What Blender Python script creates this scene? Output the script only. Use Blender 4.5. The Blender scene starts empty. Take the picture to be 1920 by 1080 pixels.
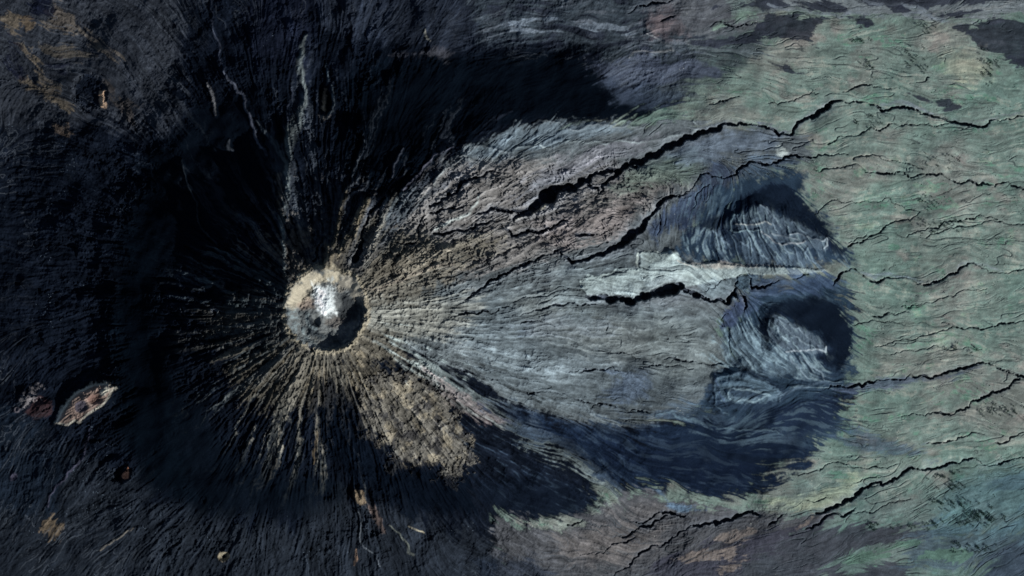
import bpy, math, random
import numpy as np

# ------------------------------------------------------------------ camera, sky, sun, exposure
SC = bpy.context.scene
COL = SC.collection
MPP = 2.6                      # metres on the ground for one pixel of the 1920 x 1080 survey frame
CAM_H = 60000.0                # height of the camera above the plain
cam_d = bpy.data.cameras.new('camera')
cam = bpy.data.objects.new('camera', cam_d)
COL.objects.link(cam)
cam.location = (0, 0, CAM_H)
cam_d.sensor_width = 36.0
cam_d.lens = 36.0 * CAM_H / (1920 * MPP)
cam_d.clip_start = 1000.0
cam_d.clip_end = 250000.0
SC.camera = cam

SUN_EL = math.radians(33)
SUN_DIR = np.array([0.80, -0.60])                       # on the ground, towards the sun (east, a little south)
sun_d = bpy.data.lights.new('sun', 'SUN')
sun_d.energy = 5.0
sun_d.angle = math.radians(0.53)
sun_d.color = (1.0, 0.97, 0.92)
sun = bpy.data.objects.new('sun', sun_d)
COL.objects.link(sun)
sv = (SUN_DIR[0]*math.cos(SUN_EL), SUN_DIR[1]*math.cos(SUN_EL), math.sin(SUN_EL))
from mathutils import Vector
sun.rotation_euler = Vector(sv).to_track_quat('Z', 'Y').to_euler()
sun.location = (3000, -2200, 3000)

w = bpy.data.worlds.new('World'); SC.world = w
w.use_nodes = True
nt = w.node_tree
sky = nt.nodes.new('ShaderNodeTexSky'); sky.sky_type = 'NISHITA'; sky.sun_disc = False
sky.sun_elevation = SUN_EL
sky.sun_rotation = math.atan2(SUN_DIR[0], SUN_DIR[1])
bg = nt.nodes['Background']; bg.inputs['Strength'].default_value = 0.05
nt.links.new(sky.outputs['Color'], bg.inputs['Color'])

vs = SC.view_settings
vs.view_transform = 'Standard'; vs.look = 'None'; vs.gamma = 1.0; vs.use_curve_mapping = False
vs.exposure = 0.0
SC.cycles.max_bounces = 3
SC.cycles.diffuse_bounces = 2

# ------------------------------------------------------------------ grid in survey pixels (x right, y down)
S = 1.0
X0, X1, Y0, Y1 = -72, 1992, -56, 1136
NX = int((X1-X0)/S)+1; NY = int((Y1-Y0)/S)+1
f4 = np.float32
gx = (X0 + S*np.arange(NX)).astype(f4); gy = (Y0 + S*np.arange(NY)).astype(f4)
X, Y = np.meshgrid(gx, gy)
rng = np.random.RandomState(7)

def fbm(x, y, scale, octs=4, seed=0, gain=0.5):
    out = np.zeros(np.broadcast(x, y).shape, f4); a = 1.0; tot = 0
    for o in range(octs):
        t = np.random.RandomState(seed*17+o).rand(256, 256).astype(f4)*2-1
        xx = x/scale + 37.3*o + 91.7; yy = y/scale + 11.9*o + 63.1
        xi = np.floor(xx); yi = np.floor(yy)
        fx = xx-xi; fy = yy-yi
        fx = fx*fx*(3-2*fx); fy = fy*fy*(3-2*fy)
        xi = xi.astype(np.int32) & 255; yi = yi.astype(np.int32) & 255
        x2 = (xi+1) & 255; y2 = (yi+1) & 255
        out += a*((t[yi, xi]*(1-fx)+t[yi, x2]*fx)*(1-fy) + (t[y2, xi]*(1-fx)+t[y2, x2]*fx)*fy)
        tot += a*a; a *= gain; scale = scale/2.03
    return (out/(0.55*math.sqrt(tot))).astype(f4)

def samp(A, x, y):              # bilinear sample of grid array A at pixel coordinates
    ny, nx = A.shape
    sx = (X1-X0)/(nx-1); sy = (Y1-Y0)/(ny-1)
    u = np.clip((x-X0)/sx, 0, nx-1.001); v = np.clip((y-Y0)/sy, 0, ny-1.001)
    i = u.astype(np.int32); j = v.astype(np.int32)
    fu = (u-i).astype(f4); fv = (v-j).astype(f4)
    k = j*nx+i; F = A.ravel()
    return (F[k]*(1-fu)+F[k+1]*fu)*(1-fv)+(F[k+nx]*(1-fu)+F[k+nx+1]*fu)*fv

def box(A, r):                  # separable box blur
    for ax in (0, 1):
        P = np.pad(A, [(r+1, r) if a == ax else (0, 0) for a in (0, 1)], mode='edge').astype(np.float64)
        Cm = np.cumsum(P, axis=ax)
        n = A.shape[ax]
        A = (np.take(Cm, np.arange(2*r+1, 2*r+1+n), axis=ax)-np.take(Cm, np.arange(0, n), axis=ax))/(2*r+1)
    return A.astype(f4)

def sstep(a, b, v):
    t = np.clip((v-a)/(b-a), 0, 1)
    return (t*t*(3-2*t)).astype(f4)

CX, CY = 610.0, 585.0
# ------------------------------------------------------------------ flow directions (downhill), from anchors + radial
ANCH = [(1700,100,1,.1),(1700,300,1,.15),(1600,420,1,-.25),(1800,450,1,-.1),(1700,600,1,-.15),(1850,600,1,-.15),(1700,720,1,-.12),(1700,850,1,-.2),
(1650,950,1,-.35),(1800,950,1,-.1),(1500,1030,1,-.5),(1300,1030,1,-.4),(1700,1050,1,-.15),(1870,1040,1,-.7),(1050,1040,1,-.05),(1600,250,1,-.25),
(1850,200,1,0),(1900,350,1,.2),(1000,350,1,-.45),(850,350,1,-.75),(1150,320,1,-.45),(1100,450,1,-.35),(1300,300,1,-.45),(1450,270,1,-.15),
(1000,540,1,-.22),(900,500,1,-.45),(1200,600,1,-.02),(1000,640,1,.08),(1200,700,1,.2),(1000,760,1,.38),(1100,850,1,.42),(900,780,1,.75),(1300,830,1,.12),
(1200,900,1,.5),(1300,640,1,.02),(1250,530,1,-.1),(900,60,1,-.6),(1000,60,1,-.1),(1150,70,1,.05),(1200,130,1,-.35),(1320,120,1,.05),(1400,90,1,-.1),
(1600,20,1,.1),(1850,20,1,-.08),(1480,60,1,-.2),(750,50,.6,-1),(650,100,.3,-1),(550,100,0,-1),(450,100,-.3,-1),(350,60,-.6,-1),(280,100,-.7,-.8),
(200,60,-.8,-.6),(120,110,-1,-.25),(60,130,-.5,-1),(30,200,-.4,1),(100,250,-1,-.4),(200,300,-1,-.5),(100,350,-1,0),(200,400,-1,-.2),(100,500,-1,.2),
(60,700,-.8,.8),(150,830,-.6,1),(60,900,-.3,1),(200,950,-1,.5),(300,1000,-1,.65),(400,1030,-.5,1),(500,1000,-.4,1),(650,1000,0,1),(750,1000,.3,1),
(850,950,.6,1),(900,1050,1,.5),(1350,200,1,-.1),(1450,180,1,.05),(1500,450,.9,.6),(1400,440,.7,.8),(1500,620,.7,1),(1420,660,.6,1),(1450,540,.9,-.7),
(1380,500,1,.5),(1480,720,.9,-.8),(1330,405,-.5,.9),(1290,400,-.5,.9),(1265,415,-.4,.9),(1340,370,-.6,.9),(1430,405,.5,1),(1470,430,.55,1),(1530,455,.6,.9),(1380,460,.6,1),(1450,480,.45,1),(1460,610,.6,1),(1520,640,.6,1),(1380,660,.5,1),(1480,690,.6,1),(1390,760,.7,-.4)]
lx = np.linspace(X0, X1, 259).astype(f4); ly = np.linspace(Y0, Y1, 150).astype(f4)
LX, LY = np.meshgrid(lx, ly)
R = np.hypot(LX-CX, LY-CY)+1
wr = (3.0e-5*np.exp(-(R/330)**2)*12 + 1.0e-7)
DX = wr*(LX-CX)/R; DY = wr*(LY-CY)/R
for ax, ay, ux, uy in ANCH:
    n = math.hypot(ux, uy)
    wgt = 1.0/((LX-ax)**2+(LY-ay)**2+30**2)**1.7*40
    DX += wgt*ux/n; DY += wgt*uy/n
n = np.hypot(DX, DY)+1e-12
LD = ((DX/n).astype(f4), (DY/n).astype(f4))
DXf = samp(LD[0], X, Y); DYf = samp(LD[1], X, Y)
n = np.hypot(DXf, DYf)+1e-6; DXf /= n; DYf /= n
# wiggle of the flow
r0_ = np.hypot(X-CX, Y-CY)
calm = sstep(260, 700, r0_)*.7+.3
ang = calm*(0.26*fbm(X, Y, 60, 3, 3) + 0.16*fbm(X, Y, 14, 2, 4))
ca, sa = np.cos(ang), np.sin(ang)
WX = DXf*ca-DYf*sa; WY = DXf*sa+DYf*ca

# flow map doubling on a coarser grid
hX, hY = X[::3, ::3], Y[::3, ::3]
h1, h2 = np.linspace(X0, X1, hX.shape[1]).astype(f4), np.linspace(Y0, Y1, hX.shape[0]).astype(f4)
hX, hY = np.meshgrid(h1, h2)
UX = samp(WX, hX, hY); UY = samp(WY, hX, hY)
UMAPS = []
for k in range(8):
    UMAPS.append((samp(UX, X, Y), samp(UY, X, Y)))
    nx_, ny_ = hX+UX, hY+UY
    UX, UY = UX+samp(UX, nx_, ny_), UY+samp(UY, nx_, ny_)

def lic(N, levels, start=0):
    for k in range(start, levels):
        U = UMAPS[k]
        N = 0.5*(N+samp(N, X+U[0], Y+U[1]))
    N = N-N.mean()
    return (N/N.std()).astype(f4)

def smooth_noise(scale, seed):
    return fbm(X, Y, scale, 1, seed)

T1 = lic(smooth_noise(1.6, 21), 5)          # fine streaks
T2 = lic(smooth_noise(3.6, 22), 6)          # medium streaks
T3 = lic(smooth_noise(9.0, 23), 7, 1)       # broad streaks
T4 = lic(smooth_noise(22., 24), 8, 2)       # very broad
T2b = lic(smooth_noise(2.8, 25), 4)         # short crisp streaks
F1 = fbm(X, Y, 7, 4, 31, .65)
F2 = fbm(X, Y, 30, 5, 32, .6)
F3 = fbm(X, Y, 110, 5, 33, .55)

# ridged relief that runs down the cone: gullies and ribs
def polar_ridge(n0, v0, octs, seed, warp):
    th = (np.arctan2(Y-CY, X-CX)/(2*math.pi)) % 1.0
    th = th + warp*F2*.004 + warp*F1*.0012
    out = np.zeros_like(X); a = 1.0; tot = 0
    n = n0; v = v0
    for o in range(octs):
        t = np.random.RandomState(seed+o).rand(256, n).astype(f4)*2-1
        xx = (th % 1.0)*n; yy = r0_/v+5
        xi = np.floor(xx); yi = np.floor(yy); fx = xx-xi; fy = yy-yi
        fx = fx*fx*(3-2*fx); fy = fy*fy*(3-2*fy)
        xi = xi.astype(np.int32) % n; yi = yi.astype(np.int32) & 255; x2 = (xi+1) % n; y2 = (yi+1) & 255
        q = (t[yi, xi]*(1-fx)+t[yi, x2]*fx)*(1-fy)+(t[y2, xi]*(1-fx)+t[y2, x2]*fx)*fy
        out += a*(.55-np.abs(q)*1.7); tot += a*a; a *= .62; n = int(n*2.1); v = v/1.6
    return (out/(.45*math.sqrt(tot))).astype(f4)
PR = polar_ridge(34, 170, 4, 900, 1.0)
def polar_streak(n0, v0, octs, seed, gain=.7):
    th = (np.arctan2(Y-CY, X-CX)/(2*math.pi)) % 1.0
    th = th + F2*.0016 + F3*.004
    out = np.zeros_like(X); a = 1.0; tot = 0; n = n0; v = v0
    for o in range(octs):
        t = np.random.RandomState(seed+o).rand(256, n).astype(f4)*2-1
        xx = (th % 1.0)*n; yy = r0_/v+9+o*.37
        xi = np.floor(xx); yi = np.floor(yy); fx = xx-xi; fy = yy-yi
        fx = fx*fx*(3-2*fx); fy = fy*fy*(3-2*fy)
        xi = xi.astype(np.int32) % n; yi = yi.astype(np.int32) & 255; x2 = (xi+1) % n; y2 = (yi+1) & 255
        out += a*((t[yi, xi]*(1-fx)+t[yi, x2]*fx)*(1-fy)+(t[y2, xi]*(1-fx)+t[y2, x2]*fx)*fy)
        tot += a*a; a *= gain; n = int(n*2.05); v = v/1.25
    return (out/(.45*math.sqrt(tot))).astype(f4)
PS = polar_streak(110, 150, 4, 950)
PSb = polar_streak(300, 90, 3, 970)
def ridged(x, y, scale, octs, seed, gain=.55):
    out = 0; a = 1.0; tot = 0
    for o in range(octs):
        out = out + a*(.55-np.abs(fbm(x, y, scale, 1, seed+o))*.95); tot += a*a; a *= gain; scale /= 2.1
    return (out/(.5*math.sqrt(tot))).astype(f4)
# long thin cracks where a streak field changes sign
def cracks(T, wpx, keep):
    ty, tx = np.gradient(T); g = np.hypot(tx, ty)+.02
    return sstep(wpx, wpx*.3, np.abs(T)/g)*np.clip(keep, 0, 1)
# drainage: many particles run down the flow and fall together in the low streaks
hp = 1.1*T3 + 0.9*T2 + 1.5*F2 + .8*T4 + .6*F1
hp = box(hp, 1)
GY, GX = np.gradient(hp)
PX = WX*0.9 - 1.3*GX; PY = WY*0.9 - 1.3*GY
n = np.hypot(PX, PY)+1e-6; PX /= n; PY /= n
NP = 60000
px = rng.uniform(X0, X1, NP).astype(f4); py = rng.uniform(Y0, Y1, NP).astype(f4)
acc = np.zeros(NX*NY, np.float64)
for it in range(420):
    i = ((px-X0)/S+.5).astype(np.int32); j = ((py-Y0)/S+.5).astype(np.int32)
    ok = (i >= 0) & (i < NX) & (j >= 0) & (j < NY)
    px, py, i, j = px[ok], py[ok], i[ok], j[ok]
    k = j*NX+i
    acc += np.bincount(k, minlength=NX*NY)
    px = px+PX.ravel()[k]; py = py+PY.ravel()[k]
acc = acc.reshape(NY, NX).astype(f4)
sel = np.clip(.62+.55*fbm(X, Y*1.6, 34, 3, 71)+.35*fbm(X, Y, 130, 2, 72), 0, 1.5)
CH = np.clip((np.sqrt(acc)-3.5)/9.0, 0, 1.5)*sel
CHs = box(CH, 1)
CHn = CH*0.55+CHs*0.75

# ------------------------------------------------------------------ helpers for regions
qx = np.linspace(X0, X1, 517).astype(f4); qy = np.linspace(Y0, Y1, 299).astype(f4)
QX, QY = np.meshgrid(qx, qy)
def sdf(pts, gx_=None, gy_=None):           # positive inside, coarse grid
    gx_ = QX if gx_ is None else gx_; gy_ = QY if gy_ is None else gy_
    d = np.full(gx_.shape, 1e9, f4); ins = np.zeros(gx_.shape, bool)
    m = len(pts)
    for a in range(m):
        x1, y1 = pts[a]; x2, y2 = pts[(a+1) % m]
        ex, ey = x2-x1, y2-y1; L = ex*ex+ey*ey+1e-9
        t = np.clip(((gx_-x1)*ex+(gy_-y1)*ey)/L, 0, 1)
        d = np.minimum(d, (gx_-x1-t*ex)**2+(gy_-y1-t*ey)**2)
        if y1 != y2:
            c = ((gy_ >= min(y1, y2)) & (gy_ < max(y1, y2)))
            xi = x1+(gy_-y1)*(x2-x1)/(y2-y1)
            ins ^= (c & (gx_ < xi))
    return np.where(ins, 1, -1)*np.sqrt(d)
def ell(cx, cy, rx, ry, rot=0, k=20):
    c, s = math.cos(math.radians(rot)), math.sin(math.radians(rot))
    return [(cx+rx*math.cos(t)*c-ry*math.sin(t)*s, cy+rx*math.cos(t)*s+ry*math.sin(t)*c) for t in [2*math.pi*i/k for i in range(k)]]
STREAK = 0.65*T3+0.55*T2+0.3*T1
BLOBN = 0.7*F2+0.5*F1
def region(pts, feather=6, flow=0, warp=4):
    q = sdf(pts).astype(f4)
    if flow:
        q = samp(q, X, Y) + flow*STREAK*1.0
    else:
        q = samp(q, X, Y)
    if warp: q = q + warp*BLOBN
    return sstep(-feather, feather, q)

def lin(c):
    c = np.array(c)/255.0
    return np.where(c <= .04045, c/12.92, ((c+.055)/1.055)**2.4)
KI = 0.74                                   # sRGB photo tone -> base colour on level ground
ALB = np.zeros((NY, NX, 3), f4)
def paint(m, col, op=1.0):
    a = (lin(col)/KI).astype(f4)
    mm = (m*op)[..., None]
    ALB[:] = ALB*(1-mm)+a*mm

def jag(pts, amp=0.16, seg=5.0, seed=1):    # midpoint displacement of a traced line
    r = random.Random(seed)
    P = [tuple(map(float, p)) for p in pts]
    while True:
        out = [P[0]]; ch = False
        for a, b in zip(P, P[1:]):
            L = math.hypot(b[0]-a[0], b[1]-a[1])
            if L > seg:
                o = r.gauss(0, amp)*L
                nx, ny = -(b[1]-a[1])/L, (b[0]-a[0])/L
                out.append(tuple([(a[0]+b[0])/2+nx*o, (a[1]+b[1])/2+ny*o]+[(a[i]+b[i])/2*(1+r.uniform(-.25, .25)) for i in range(2, len(a))]))
                ch = True
            out.append(b)
        P = out
        if not ch: return P

def line_field(F, pts, prof, reach):        # F = max(F, prof(distance/halfwidth, halfwidth))
    for a, b in zip(pts, pts[1:]):
        wa, wb = a[2], b[2]; rr = reach*max(wa, wb)+2
        i0 = max(0, int((min(a[0], b[0])-rr-X0)/S)); i1 = min(NX, int((max(a[0], b[0])+rr-X0)/S)+2)
        j0 = max(0, int((min(a[1], b[1])-rr-Y0)/S)); j1 = min(NY, int((max(a[1], b[1])+rr-Y0)/S)+2)
        if i0 >= i1 or j0 >= j1: continue
        xx, yy = X[j0:j1, i0:i1], Y[j0:j1, i0:i1]
        ex, ey = b[0]-a[0], b[1]-a[1]; L = ex*ex+ey*ey+1e-9
        t = np.clip(((xx-a[0])*ex+(yy-a[1])*ey)/L, 0, 1)
        d = np.sqrt((xx-a[0]-t*ex)**2+(yy-a[1]-t*ey)**2)
        hw = wa+(wb-wa)*t
        F[j0:j1, i0:i1] = np.maximum(F[j0:j1, i0:i1], prof(d, hw))
# ------------------------------------------------------------------ base colours of the ground
g1 = sstep(-.2, 1.0, 0.8*F3+0.35*F2); g2 = sstep(-.1, 1.2, -0.8*F3+.5*fbm(X, Y*1.8, 50, 4, 40))
g3 = sstep(.5, 1.6, fbm(X, Y*1.7, 46, 4, 41, .6))
ALB[:] = (lin((93, 110, 105))/KI)
paint(g1, (79, 108, 101), .5); paint(g2, (106, 108, 105), .6)
paint(g3*sstep(-.8, .9, T2+F1), (60, 108, 88), .65)
paint(sstep(.8, 1.8, fbm(X, Y*1.6, 60, 4, 46, .6)), (124, 116, 113), .45)
paint(sstep(0.3, 1.5, .6*F2+.5*F1+.5*T2), (118, 116, 108), .4)
paint(sstep(0.4, 1.6, .5*F1+.6*T2b-.3*F2), (74, 98, 92), .35)
# bluish low ground, bottom right
paint(region([(1500,880),(1650,930),(1800,900),(2000,860),(2000,1140),(1400,1140),(1420,1000)], 40, 8), (68, 92, 92), .6)
paint(sstep(.6, 1.5, fbm(X, Y*1.4, 40, 4, 47, .6))*region([(1560,930),(1950,900),(1950,1080),(1500,1090)], 30, 8), (66, 98, 90), .35)

# dark ash and forest west, north and south of the cone
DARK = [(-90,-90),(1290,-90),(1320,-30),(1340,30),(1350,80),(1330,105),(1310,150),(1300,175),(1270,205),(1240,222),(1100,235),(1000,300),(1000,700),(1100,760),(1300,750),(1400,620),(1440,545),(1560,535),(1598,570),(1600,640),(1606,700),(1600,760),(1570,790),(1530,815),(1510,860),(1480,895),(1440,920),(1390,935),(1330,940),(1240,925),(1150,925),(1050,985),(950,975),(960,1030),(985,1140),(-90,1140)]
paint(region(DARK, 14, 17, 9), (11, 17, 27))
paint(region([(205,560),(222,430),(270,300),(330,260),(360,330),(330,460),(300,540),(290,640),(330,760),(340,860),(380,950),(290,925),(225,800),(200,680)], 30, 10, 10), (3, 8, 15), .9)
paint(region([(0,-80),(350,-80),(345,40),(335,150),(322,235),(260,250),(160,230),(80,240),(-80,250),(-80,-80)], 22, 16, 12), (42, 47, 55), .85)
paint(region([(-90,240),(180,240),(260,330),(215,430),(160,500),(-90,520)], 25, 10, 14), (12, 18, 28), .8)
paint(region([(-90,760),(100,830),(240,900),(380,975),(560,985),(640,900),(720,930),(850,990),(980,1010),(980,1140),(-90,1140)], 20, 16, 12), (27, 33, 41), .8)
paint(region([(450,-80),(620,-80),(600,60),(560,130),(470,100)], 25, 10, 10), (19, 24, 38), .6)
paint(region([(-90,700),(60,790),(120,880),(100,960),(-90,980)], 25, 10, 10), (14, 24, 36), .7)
for p, c, o in [
  ([(5,48),(18,28),(33,33),(29,60),(48,92),(74,113),(84,140),(112,150),(119,166),(114,182),(132,202),(126,208),(95,184),(62,174),(38,153),(52,140),(74,148),(64,120),(44,95),(22,62)], (82,74,60), .95),
  ([(98,-8),(112,10),(132,20),(152,40),(182,62),(205,85),(232,95),(238,118),(208,104),(182,92),(166,84),(138,58),(95,48),(78,42),(97,28)], (76,70,60), .85),
  ([(46,30),(58,36),(60,52),(50,58),(45,44)], (84,72,54), .8),
  ([(80,80),(120,85),(170,95),(188,105),(160,112),(110,108),(84,97)], (72,66,54), .7),
  ([(200,150),(226,175),(255,200),(248,232),(232,212),(205,172)], (60,52,42), .5),
  ([(108,242),(125,238),(136,248),(124,256),(112,252)], (78,66,52), .6),
  ([(60,-10),(98,-10),(102,18),(90,32),(62,28),(56,10)], (10,15,28), .9),
  ([(15,62),(34,90),(52,128),(48,148),(28,142),(14,110)], (12,16,30), .8),
  ([(85,115),(125,118),(132,150),(120,150),(96,136)], (20,24,38), .6),
  ([(84,982),(100,978),(116,982),(112,1000),(94,1018),(82,1016)], (88,76,58), .9)]:
    paint(region(p, 4, 6, 5)*sstep(-3.2, -.6, T2+.6*T3+.5*F1), (c[0]*.93, c[1]*.95, c[2]*1.02), o)
# streaked slopes at the top
paint(region([(560,-90),(1420,-90),(1420,40),(1360,70),(1280,95),(1190,98),(1100,92),(980,86),(900,92),(840,94),(780,92),(700,66),(600,60)], 10, 9, 6), (31, 38, 50), .85)
paint(region([(860,-90),(1450,-90),(1420,100),(1300,170),(1240,190),(1150,140),(1120,100),(1000,84),(900,84)], 14, 9, 8), (50, 60, 68), .75)
tb = region([(900,-90),(1480,-90),(1420,90),(1320,150),(1180,130),(1000,90),(900,92)], 20, 9, 9)
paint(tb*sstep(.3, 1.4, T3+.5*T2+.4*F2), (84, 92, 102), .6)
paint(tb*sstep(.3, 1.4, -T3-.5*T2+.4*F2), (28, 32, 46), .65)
tc = region([(1280,90),(1340,60),(1430,90),(1420,150),(1380,220),(1290,225),(1270,170)], 26, 12, 12)
paint(tc*sstep(-.5, 1, F2+T2*.6), (66, 78, 80), .6)
paint(region([(1230,-90),(1480,-90),(1440,60),(1340,70),(1270,60),(1220,20)], 16, 8, 8), (76, 80, 86), .7)
paint(region([(1360,0),(1470,-10),(1520,10),(1480,30),(1440,20),(1380,40)], 10, 6, 6), (88, 104, 102), .8)
paint(region([(1330,45),(1400,18),(1420,22),(1420,35),(1370,40),(1345,58)], 7, 5, 4), (86, 108, 98), .8)
for p in [[(960,42),(1000,30),(1040,32),(1055,40),(1010,38),(975,48)], [(970,52),(1040,58),(1100,50),(1140,44),(1180,56),(1170,60),(1100,54),(1040,62),(960,58)],
          [(1140,140),(1190,112),(1245,96),(1260,92),(1200,118),(1160,138)], [(1155,155),(1200,135),(1230,118),(1200,145),(1165,165)]]:
    paint(region(p, 3, 5, 2), (92, 104, 116), .8)
paint(region([(1225,38),(1250,30),(1262,42),(1256,60),(1226,60)], 5, 2, 5), (84, 78, 82), .8)
paint(region([(1210,30),(1240,14),(1232,5),(1268,8),(1280,40),(1290,70),(1250,74),(1210,60)], 10, 2, 10), (74,66,70), .5)
# black ash north of the fan
paint(region([(690,110),(760,106),(850,104),(1000,92),(1085,104),(1120,130),(1128,158),(1160,182),(1225,205),(1262,216),(1180,226),(1000,230),(905,250),(830,300),(770,370),(690,380),(640,300),(640,160)], 13, 9, 6), (4, 9, 17))
paint(region([(1120,120),(1210,100),(1300,110),(1345,140),(1300,150),(1200,150),(1170,170),(1150,162)], 12, 9, 8), (50, 58, 74), .8)
paint(region([(1130,160),(1200,165),(1290,180),(1250,215),(1180,190)], 12, 8, 5), (36, 46, 60), .7)
paint(region([(830,92),(850,100),(836,116),(820,104),(735,104),(790,96)], 5, 3, 3), (58,60,68), .6)

# the eastern flank (fan) of the volcano
FAN = [(650,500),(672,462),(700,420),(745,372),(790,352),(812,348),(832,305),(852,292),(905,262),(960,240),(1060,229),(1190,233),(1280,222),(1345,228),(1450,238),(1510,262),(1525,300),(1400,335),(1330,380),(1290,440),(1330,500),(1400,520),(1400,560),(1350,600),(1360,700),(1325,742),(1300,775),(1215,795),(1160,800),(1080,790),(1000,768),(935,742),(880,700),(820,690),(700,640)]
paint(region(FAN, 5, 6, 5), (76, 85, 90))
paint(region([(800,355),(850,300),(960,300),(1150,300),(1250,330),(1290,350),(1200,400),(1170,440),(1060,470),(900,520),(760,520),(740,440)], 22, 8, 10), (98, 96, 95), .8)
paint(region([(1000,420),(1120,400),(1200,370),(1160,440),(1060,460),(1010,450)], 15, 8, 8), (104, 98, 98), .6)
paint(region([(980,350),(1050,300),(1150,262),(1240,255),(1200,290),(1100,320),(1040,345),(980,380),(940,385)], 12, 8, 5), (84, 88, 96), .8)
paint(region([(905,262),(960,243),(1060,231),(1180,236),(1190,250),(1060,262),(1000,290),(960,290),(930,300),(860,300)], 8, 7, 5), (74, 88, 98), .7)
paint(region([(1170,310),(1260,280),(1300,275),(1320,310),(1290,345),(1220,350),(1160,350),(1180,325)], 12, 7, 8), (78, 96, 88), .65)
paint(region([(1240,290),(1300,260),(1400,240),(1460,250),(1440,285),(1370,300),(1290,310)], 12, 6, 6), (78, 92, 108), .7)
paint(region([(880,560),(1000,530),(1100,560),(1340,590),(1350,700),(1300,770),(1150,790),(1000,760),(900,700)], 22, 8, 10), (75, 87, 94), .7)
paint(region([(1000,600),(1150,595),(1160,625),(1050,625),(980,620)], 14, 10, 8), (70, 84, 102), .6)
paint(region([(1140,700),(1220,690),(1220,740),(1170,770),(1130,750)], 16, 10, 8), (66, 82, 102), .7)
paint(region([(960,560),(1090,520),(1180,590),(1330,640),(1340,700),(1180,680),(1000,620)], 25, 8, 10), (100, 108, 108), .5)
paint(region([(1200,600),(1340,600),(1350,730),(1240,720)], 25, 8, 10), (86, 97, 100), .6)
paint(region([(1230,470),(1210,430),(1260,380),(1290,365),(1330,350),(1290,420),(1240,445)], 8, 6, 5), (44, 58, 80), .9)
paint(region([(1310,335),(1350,300),(1390,320),(1345,375),(1300,420),(1260,440),(1320,380)], 8, 5, 4), (34, 46, 68), .8)
paint(region([(1400,300),(1430,290),(1500,300),(1480,320),(1440,330),(1400,360),(1340,400),(1390,340)], 10, 6, 5), (62, 80, 98), .8)

# bare rock round the crater
paint(region([(545,520),(600,470),(650,430),(700,410),(760,440),(850,450),(960,440),(880,500),(800,560),(840,620),(760,640),(800,690),(700,680),(610,680),(540,640),(520,600)], 16, 8, 12), (84, 82, 74), .85)
paint(region([(680,500),(760,470),(830,480),(780,520),(700,560),(676,540)], 14, 6, 8), (100,96,86), .6)
paint(region([(690,560),(780,560),(900,560),(880,600),(820,640),(760,640),(700,610)], 14, 10, 7), (112, 116, 112), .7)
paint(region([(470,640),(540,635),(600,670),(680,660),(760,700),(840,740),(800,800),(700,780),(640,750),(560,750),(520,790),(450,740),(420,690)], 16, 14, 16), (66, 64, 57), .8)
paint(region([(560,655),(640,662),(700,690),(760,740),(740,780),(640,740),(570,730),(530,690)], 12, 8, 16)*sstep(-.4, .8, F1+F2*.6), (112, 104, 86), .6)
LAVA = [(676,716),(720,690),(790,690),(850,750),(868,800),(884,826),(880,850),(900,866),(868,862),(862,880),(850,915),(826,900),(820,878),(792,872),(765,884),(742,895),(728,880),(740,852),(716,830),(690,815),(672,775)]
lvm = region(LAVA, 2, 2, 14)*sstep(-1.5, -.6, fbm(X, Y, 13, 4, 53, .8)+.25*samp(sdf(LAVA).astype(f4), X, Y)/6)
paint(lvm, (84, 83, 78), .88)
paint(region(LAVA, 3, 2, 9)*sstep(.1, .9, fbm(X, Y, 17, 5, 52, .7)), (40, 41, 44), .85)
paint(region(LAVA, 12, 2, 9)*sstep(.3, 1.3, fbm(X, Y, 26, 4, 55, .7)), (122, 116, 100), .6)
paint(region([(740,640),(800,660),(900,740),(1010,800),(1110,860),(1150,930),(1060,870),(960,800),(860,770),(800,710)], 12, 14, 8), (104, 118, 120), .65)
paint(region([(800,700),(870,740),(960,790),(930,800),(840,760)], 10, 9, 8), (112, 96, 96), .5)
paint(region([(470,560),(540,570),(540,630),(440,650),(330,640),(400,610),(360,580)], 18, 14, 8), (60, 60, 56), .6)
# grey streaks that run down the cone on every side
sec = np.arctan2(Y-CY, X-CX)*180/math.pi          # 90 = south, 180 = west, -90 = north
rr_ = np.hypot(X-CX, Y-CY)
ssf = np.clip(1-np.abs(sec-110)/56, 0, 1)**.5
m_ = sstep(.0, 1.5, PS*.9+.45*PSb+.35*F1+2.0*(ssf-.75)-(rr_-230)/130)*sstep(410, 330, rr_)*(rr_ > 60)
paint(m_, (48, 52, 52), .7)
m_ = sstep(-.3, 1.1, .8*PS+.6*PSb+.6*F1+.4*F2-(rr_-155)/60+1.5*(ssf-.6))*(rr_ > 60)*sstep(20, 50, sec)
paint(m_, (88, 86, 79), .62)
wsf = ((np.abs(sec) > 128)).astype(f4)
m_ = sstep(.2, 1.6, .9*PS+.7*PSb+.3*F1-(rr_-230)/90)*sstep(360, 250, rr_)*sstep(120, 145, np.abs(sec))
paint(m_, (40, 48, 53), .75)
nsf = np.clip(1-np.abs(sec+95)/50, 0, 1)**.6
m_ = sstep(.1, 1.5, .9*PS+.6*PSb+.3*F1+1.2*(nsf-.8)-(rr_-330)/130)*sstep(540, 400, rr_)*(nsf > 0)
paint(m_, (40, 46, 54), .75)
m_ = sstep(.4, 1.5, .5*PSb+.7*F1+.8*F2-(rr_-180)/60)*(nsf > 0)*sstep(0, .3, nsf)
paint(m_, (60, 57, 52), .6)
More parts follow.
